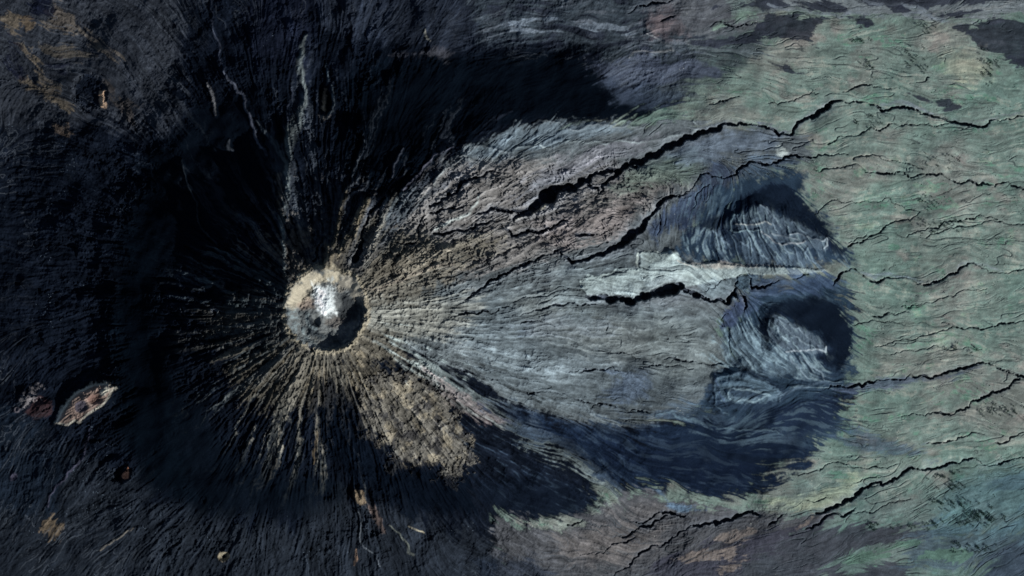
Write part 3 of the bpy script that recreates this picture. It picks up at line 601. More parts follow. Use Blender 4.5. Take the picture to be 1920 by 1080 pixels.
# pale crests of ridges: (points with half width), colour, height
def crest(pts, col, h=0, op=.8, amp=.08, seed=1, soft=1.0):
    F = np.zeros((NY, NX), f4); P = jag(pts, amp, 6, seed)
    line_field(F, P, lambda d, hw: np.clip(1-d/(hw*1.5+.6), 0, 1)**soft, 2)
    paint(np.clip(F*1.6, 0, 1)*np.clip(.75+.35*T2, .2, 1), col, op)
    if h:
        G = np.zeros((NY, NX), f4)
        line_field(G, P, lambda d, hw: np.exp(-(d/(hw*2.2+1))**2), 5)
        Z[:] += h*G
CR = [
 ([(1342,742,1),(1340,722,1.5),(1346,708,1.5),(1372,702,1.5),(1402,704,1.2),(1440,716,1.2),(1462,734,1.5),(1462,752,1.2)], (70,90,106), 3, .7),
 ([(1366,746,1),(1362,732,1.4),(1372,724,1.4),(1396,728,1.4),(1436,738,1.8),(1444,742,1.6),(1420,752,1.2),(1385,752,1.2),(1366,746,1)], (100,122,134), 2, .8),
 ([(1330,752,1),(1345,735,1.4),(1340,760,1),(1352,770,1)], (64,84,100), 2, .6),
 ([(1230,778,1),(1260,770,1.6),(1300,785,1.6),(1350,800,1.6),(1400,806,1.2),(1460,812,1)], (66,86,98), 2, .6),
 ([(660,345,1),(668,310,2),(676,285,1.5),(682,262,1)], (62,70,78), 5, .65), ([(735,332,1),(745,300,2),(756,278,1)], (60,66,78), 5, .65),
 ([(640,380,1),(652,352,2),(668,335,2),(690,330,1)], (66,72,78), 5, .6), ([(905,235,1),(935,220,3),(960,208,1)], (30,36,48), 2, .6),
 ([(340,300,1),(380,430,1),(450,490,3),(500,530,2)], (44,52,58), 4, .5), ([(350,545,1),(400,530,3),(440,548,2)], (52,60,66), 4, .6),
 ([(372,522,1),(385,524,3),(420,532,2)], (62,72,78), 4, .6), ([(425,565,2),(440,572,5),(455,562,3)], (56,66,70), 4, .6), ([(300,530,1),(345,545,1.5),(400,580,1)], (36,42,48), 3, .5),
 ([(574,66,2),(566,95,4),(562,128,5),(566,150,4),(574,172,2),(571,195,4),(560,222,7),(546,248,8),(539,268,8),(538,300,5),(539,345,3),(534,385,5),(530,430,4),(533,470,2),(541,530,1)], (72,80,82), 9, .85),
 ([(418,134,1),(428,150,2),(445,172,2.5),(460,188,2),(466,212,2),(480,260,2),(500,290,2)], (76,82,96), 5, .75),
 ([(388,155,1),(394,165,2),(400,188,2),(404,215,1.5)], (110,112,116), 5, .7),
 ([(430,262,1),(428,278,3),(436,282,2)], (70,76,84), 3, .6),
 ([(480,225,1),(500,250,3),(520,280,3),(534,304,1.5)], (62,70,76), 5, .7),
 ([(524,328,4),(526,350,4),(522,380,3),(530,400,2)], (92,86,78), 4, .6),
 ([(395,0,.8),(400,60,1),(410,100,1),(420,135,1)], (60,66,80), 2, .5),
 ([(545,155,1),(543,190,1),(540,225,1)], (50,56,70), 2, .5),
 ([(612,120,1),(615,145,1.6),(612,160,1)], (84,100,110), 2, .5),
 ([(622,160,1),(624,185,1.6),(624,208,1.6),(612,222,2)], (84,96,104), 3, .6),
 ([(650,360,3),(640,400,4),(632,440,3),(618,480,3),(605,505,3)], (104,99,84), 12, .7),
 ([(688,340,2),(680,355,2),(660,360,2),(640,385,2)], (66,72,80), 5, .6),
 ([(690,375,4),(675,400,6),(664,430,5),(640,470,6),(612,502,5)], (116,109,91), 14, .7),
 ([(742,362,2),(716,420,4),(700,460,5),(685,500,4)], (100,100,94), 8, .6),
 ([(754,356,2),(772,340,1.5),(800,308,1.5),(830,284,1),(850,275,.8)], (82,84,98), 4, .6),
 ([(812,350,1.5),(830,322,2),(840,305,2),(858,292,1.5),(882,300,1.5)], (112,120,122), 4, .7),
 ([(875,290,1.5),(890,276,1.5),(905,272,1),(930,280,1),(955,290,1.5)], (106,116,122), 4, .6),
 ([(962,285,1),(975,276,1),(1000,275,1),(1010,266,1.2),(1030,278,1)], (128,142,146), 3, .7),
 ([(1000,233,1),(1050,230,1),(1120,232,1),(1200,238,1)], (98,108,114), 3, .5),
 ([(1060,266,1),(1120,266,1),(1180,266,1.2),(1230,262,1),(1290,256,1.5),(1310,240,2),(1300,228,1)], (122,136,140), 2, .6),
 ([(815,430,2),(830,423,3),(860,410,3),(880,400,2),(895,380,1.5),(898,365,1.2)], (140,152,152), 3, .6),
 ([(965,412,2),(990,397,3),(1020,388,2),(1030,380,1)], (150,144,118), 2, .6),
 ([(1110,390,1),(1125,378,1.5),(1150,375,1)], (140,140,130), 1, .5),
 ([(1035,340,1),(1080,315,1.5),(1130,292,1)], (122,124,134), 1, .5),
 ([(676,520,4),(700,510,5),(740,490,5),(770,478,4),(830,468,2),(880,455,1.5)], (92,89,80), 3, .4),
 ([(680,545,2),(730,530,2),(790,510,2),(850,495,1.5)], (126,118,108), 3, .5),
 ([(1196,508,1),(1196,475,1.3),(1215,470,1),(1248,474,1)], (158,172,168), 1, .7),
 ([(1090,545,1),(1089,527,1.5),(1102,517,1.5),(1125,520,1.5),(1150,510,1),(1185,503,1)], (150,168,168), 1, .7),
 ([(1270,488,1),(1285,495,1),(1310,495,1),(1340,492,1),(1370,499,1),(1420,497,1),(1470,500,1)], (140,140,134), 1, .7),
 ([(1480,440,.8),(1500,438,.8),(1545,452,1),(1551,446,1),(1551,460,1.2),(1545,466,1)], (130,144,154), 2, .7),
 ([(1376,402,1),(1370,415,1.2),(1371,432,1.2),(1380,436,1),(1400,431,1),(1425,430,1)], (104,128,138), 2.6, .85),
 ([(1395,404,.8),(1378,403,1),(1376,402,1)], (104,128,138), 1, .7),
 ([(1380,420,1),(1400,422,1),(1420,420,1.3),(1446,421,1)], (140,148,148), 2, .7),
 ([(1428,434,1),(1445,446,1),(1455,456,1),(1500,456,1.2),(1510,452,1)], (128,136,142), 2, .7),
 ([(1447,438,1),(1470,443,1.2),(1495,449,1)], (118,132,142), 1, .6),
 ([(1425,384,.8),(1440,400,1),(1450,420,1),(1458,436,.8)], (104,122,136), 2.2, .75),
 ([(1438,388,.8),(1450,405,1),(1462,425,1)], (104,122,136), 2.2, .75),
 ([(1465,410,.8),(1478,425,1)], (104,122,136), 2.2, .75),
 ([(1485,415,.8),(1510,436,1)], (104,122,136), 2.2, .75),
 ([(1375,440,1),(1400,460,1.4),(1430,480,1.2),(1455,495,1)], (90,110,126), 2.2, .75),
 ([(1335,432,1),(1350,445,1.4),(1370,465,1.2)], (90,110,126), 2.2, .75),
 ([(1470,460,1),(1480,480,1.2),(1490,500,1)], (90,110,126), 2.2, .75),
 ([(1490,464,1),(1495,480,1),(1504,496,1)], (90,110,126), 2.2, .75),
 ([(1515,464,1),(1508,474,1),(1525,492,1),(1545,504,1)], (90,110,126), 2.2, .75),
 ([(1460,595,.8),(1480,620,1.2),(1510,645,1.2),(1530,655,.8)], (120,140,152), 1.5, .7),
 ([(1452,600,.8),(1460,625,1.2),(1480,640,1)], (120,140,152), 1.5, .6),
 ([(1480,608,.8),(1510,628,1.2),(1535,648,1)], (116,134,148), 1.5, .6),
 ([(1474,660,1),(1500,658,1.2),(1525,656,1),(1548,660,1.3),(1549,650,1)], (140,154,164), 2, .7),
 ([(1443,600,1),(1442,625,1),(1450,640,1)], (96,118,132), 1.5, .6),
 ([(1480,668,1),(1500,690,1.2),(1515,710,1)], (112,132,146), 1.5, .6),
 ([(1500,668,1),(1525,690,1.2),(1545,712,1)], (112,132,146), 1.5, .6),
 ([(1400,622,1),(1425,655,1.6),(1445,690,1.5)], (100,122,136), 1.5, .6),
 ([(1370,620,1),(1385,655,2),(1410,690,2)], (116,138,150), 2.2, .75),
 ([(1430,650,1),(1455,690,1.5),(1480,712,1)], (100,122,136), 1.5, .6),
 ([(1365,735,1),(1370,728,1),(1390,732,1),(1430,738,1.2),(1440,740,1.5)], (96,118,130), 1.5, .7),
 ([(1372,745,1),(1395,750,1),(1420,745,1)], (86,106,120), 1, .6),
 ([(1340,700,1),(1342,712,1),(1350,740,1),(1360,755,1)], (60,78,104), 1, .6),
 ([(1440,752,1.5),(1480,735,2),(1540,716,2),(1565,722,1.5)], (84,104,122), 1, .5),
 ([(700,640,2),(740,668,3),(790,700,4),(840,745,4),(880,770,3),(940,800,2)], (112,122,122), 3, .55),
 ([(760,640,1),(820,675,2),(870,720,3),(930,770,2)], (96,108,116), 2, .45),
 ([(638,676,1),(645,700,1.5),(650,720,1)], (100,95,82), 3, .5),
 ([(655,670,1),(668,700,1.5),(690,730,1)], (140,132,108), 3, .5),
 ([(594,810,1.5),(593,840,1.8),(588,870,1)], (110,98,76), 4, .6),
 ([(168,803,.8),(162,830,1.2),(157,855,1.5),(145,872,1.5),(128,884,1.2),(105,912,1),(92,930,1),(90,950,1)], (58,58,74), 2, .7),
 ([(250,990,1),(228,1005,1.5),(205,1020,1.5),(188,1032,1)], (108,104,96), 2, .7),
 ([(672,960,1),(676,990,1.2),(674,1010,1),(688,1030,1),(706,1040,1),(712,1062,1)], (84,92,100), 2, .6),
 ([(730,985,1),(755,1010,1.5),(766,1036,2.5),(775,1040,2)], (90,96,90), 3, .6),
 ([(668,1030,1),(669,1048,2),(664,1060,1)], (150,122,98), 2, .7),
 ([(766,987,.8),(782,994,1.2),(795,999,.8)], (134,130,112), 1, .7),
 ([(797,55,.8),(798,68,2),(806,76,1.5)], (130,130,118), 1, .6),
 ([(1212,62,1),(1232,72,1),(1255,86,2),(1262,94,2),(1230,98,1.2),(1180,108,1.2)], (104,108,112), 2, .6),
 ([(1212,44,2),(1224,60,3),(1234,66,2)], (96,88,88), 2, .4),
 ([(1440,8,2),(1480,22,2),(1540,26,2.4),(1560,27,2),(1620,27,2),(1660,33,3),(1690,30,2.5),(1720,22,2),(1750,34,2),(1790,42,3),(1830,42,2)], (92,102,112), .6, .7),
 ([(1620,0,2),(1650,10,2.4),(1690,6,2),(1720,12,2.2),(1745,30,2)], (92,102,112), .6, .7),
 ([(1750,28,2),(1760,20,2),(1820,14,2),(1880,12,2),(1940,0,2)], (104,110,112), .6, .6),
 ([(1652,196,2),(1680,190,3),(1710,196,3),(1735,208,2),(1760,216,1.5)], (96,106,118), 0, .6),
 ([(1560,188,1),(1520,214,2),(1490,240,2)], (104,112,120), 0, .5),
 ([(1615,510,1.5),(1640,520,3.5),(1660,514,3),(1700,518,2),(1730,528,1.5)], (90,104,116), 0, .6),
 ([(1795,502,1.5),(1820,490,2.5),(1850,495,2),(1880,508,1.5)], (104,116,124), 0, .5),
 ([(1830,228,1),(1850,222,1.5),(1880,216,1.5),(1920,210,1.5)], (110,116,124), 0, .6),
]
for i, c in enumerate(CR): crest(c[0], c[1], c[2], c[3], seed=i+5)

# ------------------------------------------------------------------ gorges: points with half width
GO = [
 [(897,400,2),(912,398,2.5),(925,391,3),(942,394,3),(958,398,2.5),(975,396,3),(1000,388,4)],
 [(963,414,2),(980,402,4),(1003,388,6.5),(1020,370,8.5),(1040,356,8),(1065,350,6.5),(1085,346,4.5),(1103,340,4),(1107,330,3.5),(1130,325,3.5),(1155,321,4),(1172,313,4),(1180,308,3.5),(1195,304,5),(1215,292,5.5),(1240,283,4.5),(1262,270,5.5),(1285,256,4.5),(1310,249,4.5),(1340,243,4),(1365,232,3),(1385,230,2),(1405,233,1.5),(1425,236,1.5),(1450,243,2),(1475,252,1.8),(1487,249,2),(1494,233,2.4),(1520,219,3),(1540,208,3.6),(1556,193,3),(1570,189,2),(1600,190,1.5),(1637,196,1.5),(1650,202,1.8),(1680,201,2.2),(1708,202,2),(1725,213,1.3),(1750,219,1.8),(1768,221,1.6),(1785,229,2),(1820,233,2.2),(1842,238,2.2),(1855,230,1.6),(1865,223,1.2),(1885,224,1),(1905,219,1.3),(1990,206,1.3)],
 [(1103,346,3),(1120,352,2),(1122,362,1.5),(1115,374,1)],
 [(1125,363,1.5),(1128,350,2.5),(1140,338,2.5),(1160,322,3),(1172,313,3)],
 [(1180,310,2),(1193,312,2.5),(1194,320,1)],
 [(805,386,2),(816,382,2.6),(828,374,2.6),(845,366,2.8),(862,352,2.6),(880,337,2.6),(897,333,1.6),(912,323,2),(924,320,1.5),(935,324,1.2)],
 [(805,399,1.6),(818,400,2),(828,392,2),(845,390,1.6),(857,392,1.6),(870,386,1.4),(882,378,1)],
 [(814,438,2.4),(830,440,2.6),(845,435,2.4),(857,430,2),(870,434,2),(882,428,2.4),(898,421,2),(915,418,1.8),(932,416,1.4)],
 [(938,420,1.5),(950,430,1.6),(975,439,2.4),(1000,434,2.4),(1025,428,2.4),(1045,421,2),(1056,413,2.2),(1074,414,1)],
 [(1073,436,1),(1082,440,2.4),(1100,440,2.2),(1115,438,1.4),(1137,434,1.2),(1142,430,1)],
 [(875,560,1),(895,546,1.8),(912,534,2.2),(930,524,2.2),(950,514,2),(970,502,2),(992,490,2),(1018,478,1.8),(1045,470,2),(1056,478,1.2),(1067,487,2.6),(1085,489,2.6),(1102,486,3.2),(1112,480,3),(1130,477,3.6),(1145,466,4.4),(1158,461,4),(1170,453,6),(1183,443,6.5),(1197,432,6),(1208,420,4.4),(1218,406,2.4),(1230,394,3),(1240,378,3.4),(1260,367,2.6),(1286,363,1)],
 [(1080,480,.8),(1090,470,1),(1110,463,1.2),(1135,455,1.3),(1155,455,1.2)],
 [(1236,400,1),(1238,420,1.6),(1232,440,1)],
 [(1200,428,1),(1215,418,1.2),(1228,430,1)],
 [(1235,392,1.5),(1255,375,1),(1300,350,1),(1313,327,1.5),(1325,323,1.6),(1335,331,1.5),(1352,332,1.5),(1370,330,1.6),(1382,325,2),(1392,311,2.5),(1405,303,2),(1420,303,1.8),(1440,309,1.8),(1460,301,2.2),(1480,293,2),(1505,294,1.4),(1520,296,1.6),(1540,291,1.4),(1565,290,1.2),(1590,290,1)],
 [(1600,298,1.5),(1615,292,1.5),(1640,290,1.2),(1662,300,1),(1680,301,1.2),(1705,307,1.2),(1730,317,1)],
 [(1525,316,1),(1545,316,1.5),(1562,315,1.4),(1590,310,1.2),(1615,314,1),(1640,323,1.2),(1657,326,2),(1677,327,1.2),(1680,321,1.2),(1700,327,1.2),(1717,330,1.4),(1740,325,1.4),(1755,329,1.6),(1762,324,1.4),(1782,337,.8),(1790,341,1.6),(1810,342,1.2),(1835,347,1.8),(1865,350,1.2),(1925,358,1.6)],
 [(1485,280,1),(1497,275,1.3),(1508,270,1)],
 [(1527,402,.8),(1545,385,1),(1560,375,1),(1580,379,1),(1612,380,1),(1640,378,.8),(1665,370,.8),(1690,385,.8),(1710,393,.8),(1725,397,.8),(1712,407,1.1),(1697,412,1.3),(1662,422,1.3),(1647,437,1.4),(1625,447,1.1),(1590,462,1.5)],
 [(1590,455,1),(1610,445,1.1),(1625,440,1)],
 [(1737,445,1.3),(1755,437,1.4),(1775,430,1.2),(1807,425,1.2),(1840,420,1),(1862,412,1),(1925,416,1)],
 [(1700,445,.8),(1720,432,1),(1750,427,1.2),(1765,420,1.1),(1790,414,1.2),(1815,409,1.4),(1860,407,1.2),(1870,412,1)],
 [(1098,555,1.6),(1112,558,4),(1140,561,5.2),(1175,562,5),(1195,559,5),(1215,554,6),(1235,547,7.5),(1255,541,8.5),(1270,537,6.5),(1282,541,2.6),(1295,549,3),(1303,552,5),(1315,555,2.6),(1335,564,2),(1362,569,2.4),(1368,558,3.4),(1376,550,3.4),(1382,558,1.4),(1386,565,1)],
 [(1303,552,2),(1320,547,1.2),(1340,540,1),(1370,522,1)],
 [(1378,552,2),(1380,540,1.6),(1381,522,1.3),(1387,515,1.3),(1400,515,1.2),(1408,522,1.3),(1410,540,2.2),(1425,540,2),(1440,534,1.6),(1460,525,1)],
 [(1388,553,1.4),(1395,557,2.6),(1398,570,2),(1395,585,1)],
 [(1340,570,.8),(1355,580,1),(1365,588,.8)],
 [(1485,522,1),(1500,520,1.3),(1515,514,1.4)],
 [(1562,535,1),(1572,522,2.2),(1580,510,1.6),(1592,507,1.2),(1615,514,1.2),(1628,523,.8),(1635,528,1.8),(1650,528,2),(1668,521,1.4),(1690,520,1.2),(1705,522,.9),(1720,533,.9),(1737,534,2),(1750,528,2),(1770,522,1.6),(1790,514,1.8),(1798,505,2),(1812,498,1.6),(1828,495,1.4),(1845,503,.8),(1870,511,1),(1888,512,1),(1905,506,1.4),(1990,496,1.4)],
 [(1540,730,1),(1565,724,1.6),(1585,726,1.4),(1602,723,2.6),(1627,715,1.8),(1665,711,1.2),(1695,712,1.2),(1720,707,1.5),(1752,705,2),(1777,697,2.2),(1800,690,2.4),(1825,684,2),(1842,679,1.6),(1865,685,1),(1870,690,1.6),(1890,695,1.4),(1908,706,1.5),(1990,714,1.6)],
 [(1912,709,1.3),(1895,722,1.8),(1875,734,2),(1850,742,2),(1830,750,1.8),(1800,767,1.6),(1775,776,1.6),(1740,774,1.2),(1715,775,1),(1690,780,.8)],
 [(1530,962,2),(1547,960,2.2),(1562,952,3),(1580,945,2.6),(1600,934,2.6),(1612,922,3.2),(1624,913,2),(1633,907,2),(1655,910,2),(1665,904,2),(1690,890,2.2),(1703,879,2.6),(1715,878,1.4),(1735,881,2),(1750,879,1.8),(1765,875,2.2),(1785,867,2.2),(1798,869,1.4),(1815,862,2),(1825,858,1.2),(1850,872,.8),(1865,871,1.3),(1885,865,1.6),(1900,860,1),(1990,862,1)],
 [(1510,992,1),(1525,985,1.8),(1540,977,2.2),(1550,967,2.2),(1565,962,1.8),(1582,969,1.8),(1595,960,2),(1604,952,1)],
 [(1440,985,1),(1452,979,2),(1465,966,1.6),(1475,962,1)],
 [(1300,985,2),(1322,981,2.6),(1350,980,2.6),(1365,974,3),(1382,966,3.4),(1396,962,2.4),(1422,965,1.6)],
 [(1172,974,1),(1190,977,1.4),(1212,977,1.6),(1225,968,1.6),(1250,960,2),(1262,963,2.6),(1285,967,1.4)],
 [(1160,1005,1),(1185,997,2),(1197,991,1.2),(1210,987,2.4),(1225,979,2),(1240,972,1.8),(1252,966,1)],
 [(1080,1036,.8),(1122,1036,1.2),(1140,1027,1.2),(1175,1017,1.8),(1190,1007,1.2)],
 [(1115,1084,1.5),(1155,1072,1.2),(1185,1055,1.5),(1197,1042,1.6),(1215,1030,1.8),(1242,1022,1.6),(1260,1007,1.6),(1275,995,1.4),(1300,985,1.2)],
 [(1064,984,1.5),(1080,980,1.4),(1092,974,1)],
 [(1020,735,.8),(1030,734,1),(1060,738,1),(1080,748,1.2),(1105,755,1.2),(1130,758,1)],
 [(1110,764,1.2),(1122,756,1.6),(1140,758,1.4),(1170,766,1.2),(1218,774,1)],
 [(1087,698,1.4),(1097,692,1.8),(1115,692,1.6),(1135,694,1.2),(1160,696,.8)],
 [(1056,695,.8),(1085,694,1)],
 [(1205,690,.8),(1220,685,1.4),(1240,683,1.2),(1260,687,1.2),(1300,691,1)],
 [(1120,656,.8),(1140,661,1.3),(1160,663,1.4),(1185,668,1.3),(1200,672,1)],
 [(1245,673,1.2),(1280,677,1.5),(1320,681,1.3),(1355,683,1.1)],
 [(975,608,1),(988,602,1.5),(1010,600,1),(1040,612,.7)],
 [(960,591,1.3),(990,587,1.4),(1015,581,1.5),(1030,574,1.5),(1060,571,1.3),(1100,571,1.4),(1125,569,1.3),(1132,563,1)],
 [(960,566,1.2),(1000,557,1.3),(1035,549,1.3),(1060,544,1),(1090,543,1)],
 [(1240,574,1),(1258,567,1.2),(1290,564,1),(1312,557,1.2)],
 [(1238,600,1),(1248,593,1.4),(1260,594,.8)],
 [(840,594,1.2),(860,589,1.6),(885,585,1.8),(905,581,1.8),(935,577,1.4),(960,577,1)],
 [(870,562,1.4),(882,557,1.8),(892,549,1.6),(905,540,1.2)],
 [(838,692,1.4),(855,691,1.4),(880,697,1.2),(920,712,1.3),(960,729,1.2),(990,740,1.4),(1008,736,1.2),(1025,733,1)],
 [(860,675,.8),(900,688,1),(940,698,1),(960,704,.8),(1000,715,.8)],
 [(665,488,5),(676,470,4),(680,452,2.6),(681,430,2),(690,410,2.4),(700,392,2.4),(712,383,3.5),(722,372,2.5)],  # cliff shadow north of the crater, put in as a carved dark strip
 [(682,452,1),(692,458,1.2)],
 [(745,456,1.4),(760,458,1.8),(775,457,2),(784,448,1),(783,430,1.4),(790,412,1.6),(794,396,1.4)],
 [(650,364,1.4),(660,358,2.4),(672,352,2),(684,350,1.2)],
 [(600,396,1),(604,420,1.6),(598,460,1.8),(588,490,2.2)],
 [(580,650,2),(586,657,1.6),(590,664,1)],
 [(551,640,1),(556,646,1.4),(545,658,1),(534,668,1)],
 [(1177,25,1),(1190,17,1.2),(1205,9,1.6),(1222,3,1.8),(1237,5,1.6),(1260,0,1.2)],
 [(1238,40,1.2),(1250,34,1.5),(1265,29,1.2)],
 [(1332,49,1),(1347,40,1.3),(1360,46,1.5),(1383,50,1.5),(1395,44,1.3),(1418,42,1)],
 [(1330,195,1.2),(1350,189,1.6),(1370,184,1.4),(1386,180,1)],
 [(1550,270,1),(1570,257,1.2),(1595,254,1.2),(1615,249,1.4),(1650,245,1.5),(1668,231,1.1),(1687,236,1.2),(1700,232,1.3),(1722,234,1),(1740,231,1.1),(1762,234,1),(1785,230,1)],
 [(1580,172,1.2),(1600,165,1.4),(1627,160,1.3),(1647,162,1),(1670,166,.8)],
 [(1718,154,.8),(1735,152,1.2),(1742,145,1)],
 [(1440,193,.8),(1475,190,1),(1500,182,1.1),(1522,173,1),(1535,175,.8)],
 [(1600,609,1),(1620,604,1.2),(1637,599,1),(1665,602,.9),(1697,609,1)],
 [(1635,592,1.2),(1665,585,1.4),(1690,586,1),(1704,585,1)],
 [(1690,574,1),(1710,572,1.2),(1740,567,1.1),(1767,559,1.2),(1802,545,1),(1850,541,.7)],
 [(1765,605,.7),(1790,612,1.2),(1822,613,1.4),(1850,615,1.2),(1865,612,1.4),(1885,607,1.4),(1930,600,1.2)],
 [(1640,650,.8),(1690,636,.9),(1740,628,1),(1765,620,1),(1785,612,1)],
 [(1670,664,.8),(1720,657,1),(1790,656,1.1),(1840,655,.8)],
 [(1737,831,1),(1775,829,1.4),(1795,820,1.4),(1815,816,1.2),(1845,814,1)],
 [(1865,829,1),(1883,830,1.6),(1902,818,1.4),(1925,806,1.3)],
 [(1483,889,.8),(1510,887,1),(1525,883,1.2),(1545,874,.9),(1590,869,.9),(1615,877,1.1),(1650,877,1.1),(1685,869,1)],
 [(1600,905,.6),(1620,898,1),(1650,895,.6)],
 [(1585,979,.8),(1615,960,1),(1640,959,1),(1665,943,1),(1690,938,1.1),(1707,935,1)],
 [(1510,937,1),(1530,940,1.2),(1548,932,1)],
 [(1430,262,1),(1440,268,1),(1460,262,.8)],
 [(1300,390,.7),(1310,360,1.2),(1330,345,1)],
 [(395,575,1),(404,585,2.4),(398,596,1.4)],
 [(340,576,1.4),(342,590,2),(350,604,1)],
 [(1330,595,.8),(1345,603,1.2),(1355,612,1)], [(1360,588,.8),(1352,600,1.2),(1358,612,.8)],
 [(1366,625,.8),(1367,650,1.1),(1370,668,.9)],
]
GD = np.zeros((NY, NX), f4)                 # gorge depth
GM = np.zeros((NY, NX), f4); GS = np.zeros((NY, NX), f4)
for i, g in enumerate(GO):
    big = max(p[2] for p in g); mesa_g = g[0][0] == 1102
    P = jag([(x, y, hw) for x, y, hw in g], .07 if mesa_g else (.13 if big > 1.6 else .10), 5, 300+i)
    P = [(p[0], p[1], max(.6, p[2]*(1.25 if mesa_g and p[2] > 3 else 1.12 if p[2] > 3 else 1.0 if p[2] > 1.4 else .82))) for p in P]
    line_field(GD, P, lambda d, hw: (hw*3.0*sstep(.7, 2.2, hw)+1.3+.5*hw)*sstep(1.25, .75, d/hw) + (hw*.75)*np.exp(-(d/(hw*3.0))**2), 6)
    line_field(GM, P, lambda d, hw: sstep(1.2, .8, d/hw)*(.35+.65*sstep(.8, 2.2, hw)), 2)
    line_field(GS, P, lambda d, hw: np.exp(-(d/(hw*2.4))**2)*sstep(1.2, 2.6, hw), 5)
Z -= GD
paint(GS, (98, 106, 116), .45)
paint(GM, (34, 40, 52), .9)  # dark basalt floors, with the gorge shade also put into the colour
paint(KK, (48, 58, 64), .55)

# summit crater: floor, walls, cone of pale ash
wall = np.clip(rimd, 0, 200)
angc = np.arctan2(Y-CY, X-CX)
se = np.clip(np.cos(angc-math.radians(38)), -1, 1)
steep = .75+4.2*sstep(.35, .8, se)+.6*sstep(.3, .9, np.sin(angc))
depth = np.minimum(wall*steep, 15+7*sstep(.3, .8, se)+wall*.10+2*np.clip(F2, -1, 1))
Z = np.where(rimd > 0, box(Z, 3)-depth+inr*(1.0*F1+.8*F2), Z).astype(f4)
Z += inr*(.6*RG+.5*F1)
dm = np.hypot((X-612)/30, (Y-572)/36)+.12*F1
Z += inr*(13+.8*RG+.6*F1)*np.clip(1-dm, 0, 1)
Z -= 9*sstep(1.1, .2, np.hypot((X-592)/10, (Y-602)/13)*1)*inr

# colour break-up
mod = np.exp(np.clip(.09*T2+.10*T2b+.09*F1+.05*T3+.05*F2, -.7, .7)*(1+.6*cone)*(1-.6*inr)*(1-.75*smooth)*(1-.35*rough)+np.clip(.12*rough*T1, -.5, .5))
ALB *= mod[..., None]
ALB *= (1-.3*np.clip(CH, 0, 1)*(1-smooth))[..., None]
ALB *= np.exp(np.clip((.16*PSb+.13*PS)*sstep(80, 150, r)*sstep(900, 500, r), -.6, .6)*(1-smooth*.6))[..., None]
KP = cracks(T3+.5*F2, 1.3, (.8*fbm(X, Y, 46, 3, 170)+.25))*rough*(1-smooth)*sstep(.6, .3, cone)
KP = np.maximum(KP, .8*cracks(T2+.6*F1, 1.0, (.9*fbm(X, Y, 40, 3, 171)-.1))*rough*(1-smooth)*sstep(.6, .3, cone))
paint(KP, (74, 82, 92), .38)
lum = ALB.mean(-1, keepdims=True); ALB = lum+(ALB-lum)*.88
spk = fbm(X, Y, 2.1, 2, 60); spk2 = fbm(X, Y, 60, 3, 61)
paint(sstep(2.35, 2.8, spk+.5*spk2)*(X > 1000)*(1-smooth)*sstep(.03, .1, ALB[..., 1]), (176, 182, 170), .5)
paint(sstep(2.2, 2.6, spk+.45*fbm(X, Y, 40, 3, 63))*rough*(1-smooth)*(X < 900), (96, 110, 124), .55)
ALB = np.clip(ALB, 0.0012, .95)
# ------------------------------------------------------------------ meshes
def tag(o, label=None, cat=None, group=None, kind=None):
    if label: o['label'] = label
    if cat: o['category'] = cat
    if group: o['group'] = group
    if kind: o['kind'] = kind
    return o

def ground_material(name, bump=.35, attr=True, col=None):
    m = bpy.data.materials.new(name); m.use_nodes = True
    t = m.node_tree; b = t.nodes['Principled BSDF']
    b.inputs['Roughness'].default_value = 1.0
    b.inputs['Specular IOR Level'].default_value = 0.0
    geo = t.nodes.new('ShaderNodeNewGeometry')
    n1 = t.nodes.new('ShaderNodeTexNoise'); n1.inputs['Scale'].default_value = .16; n1.inputs['Detail'].default_value = 5
    n1.inputs['Roughness'].default_value = .7
    t.links.new(geo.outputs['Position'], n1.inputs['Vector'])
    mr = t.nodes.new('ShaderNodeMapRange'); mr.inputs['From Min'].default_value = .25; mr.inputs['From Max'].default_value = .75
    mr.inputs['To Min'].default_value = .72; mr.inputs['To Max'].default_value = 1.28
    t.links.new(n1.outputs['Fac'], mr.inputs['Value'])
    mx = t.nodes.new('ShaderNodeVectorMath'); mx.operation = 'SCALE'
    if attr:
        a = t.nodes.new('ShaderNodeAttribute'); a.attribute_name = 'albedo'
        t.links.new(a.outputs['Color'], mx.inputs[0])
    else:
        mx.inputs[0].default_value = col
    t.links.new(mr.outputs['Result'], mx.inputs['Scale'])
    t.links.new(mx.outputs['Vector'], b.inputs['Base Color'])
    if bump:
        bp = t.nodes.new('ShaderNodeBump'); bp.inputs['Strength'].default_value = bump; bp.inputs['Distance'].default_value = 2.0
        t.links.new(n1.outputs['Fac'], bp.inputs['Height']); t.links.new(bp.outputs['Normal'], b.inputs['Normal'])
    return m

# distance of a point from its place in the survey frame shrinks with height (perspective)
WZ = Z*MPP
k_ = (CAM_H-WZ)/CAM_H
VX = (X-960)*MPP*k_; VY = -(Y-540)*MPP*k_
co = np.stack([VX, VY, WZ], -1).reshape(-1, 3).astype(f4)
gzy, gzx = np.gradient(Z)
nrm = np.stack([-gzx/S, gzy/S, np.ones_like(Z)], -1).reshape(-1, 3)
nrm /= np.linalg.norm(nrm, axis=1, keepdims=True)
alb = ALB.reshape(-1, 3)
GMAT = ground_material('ground_material')

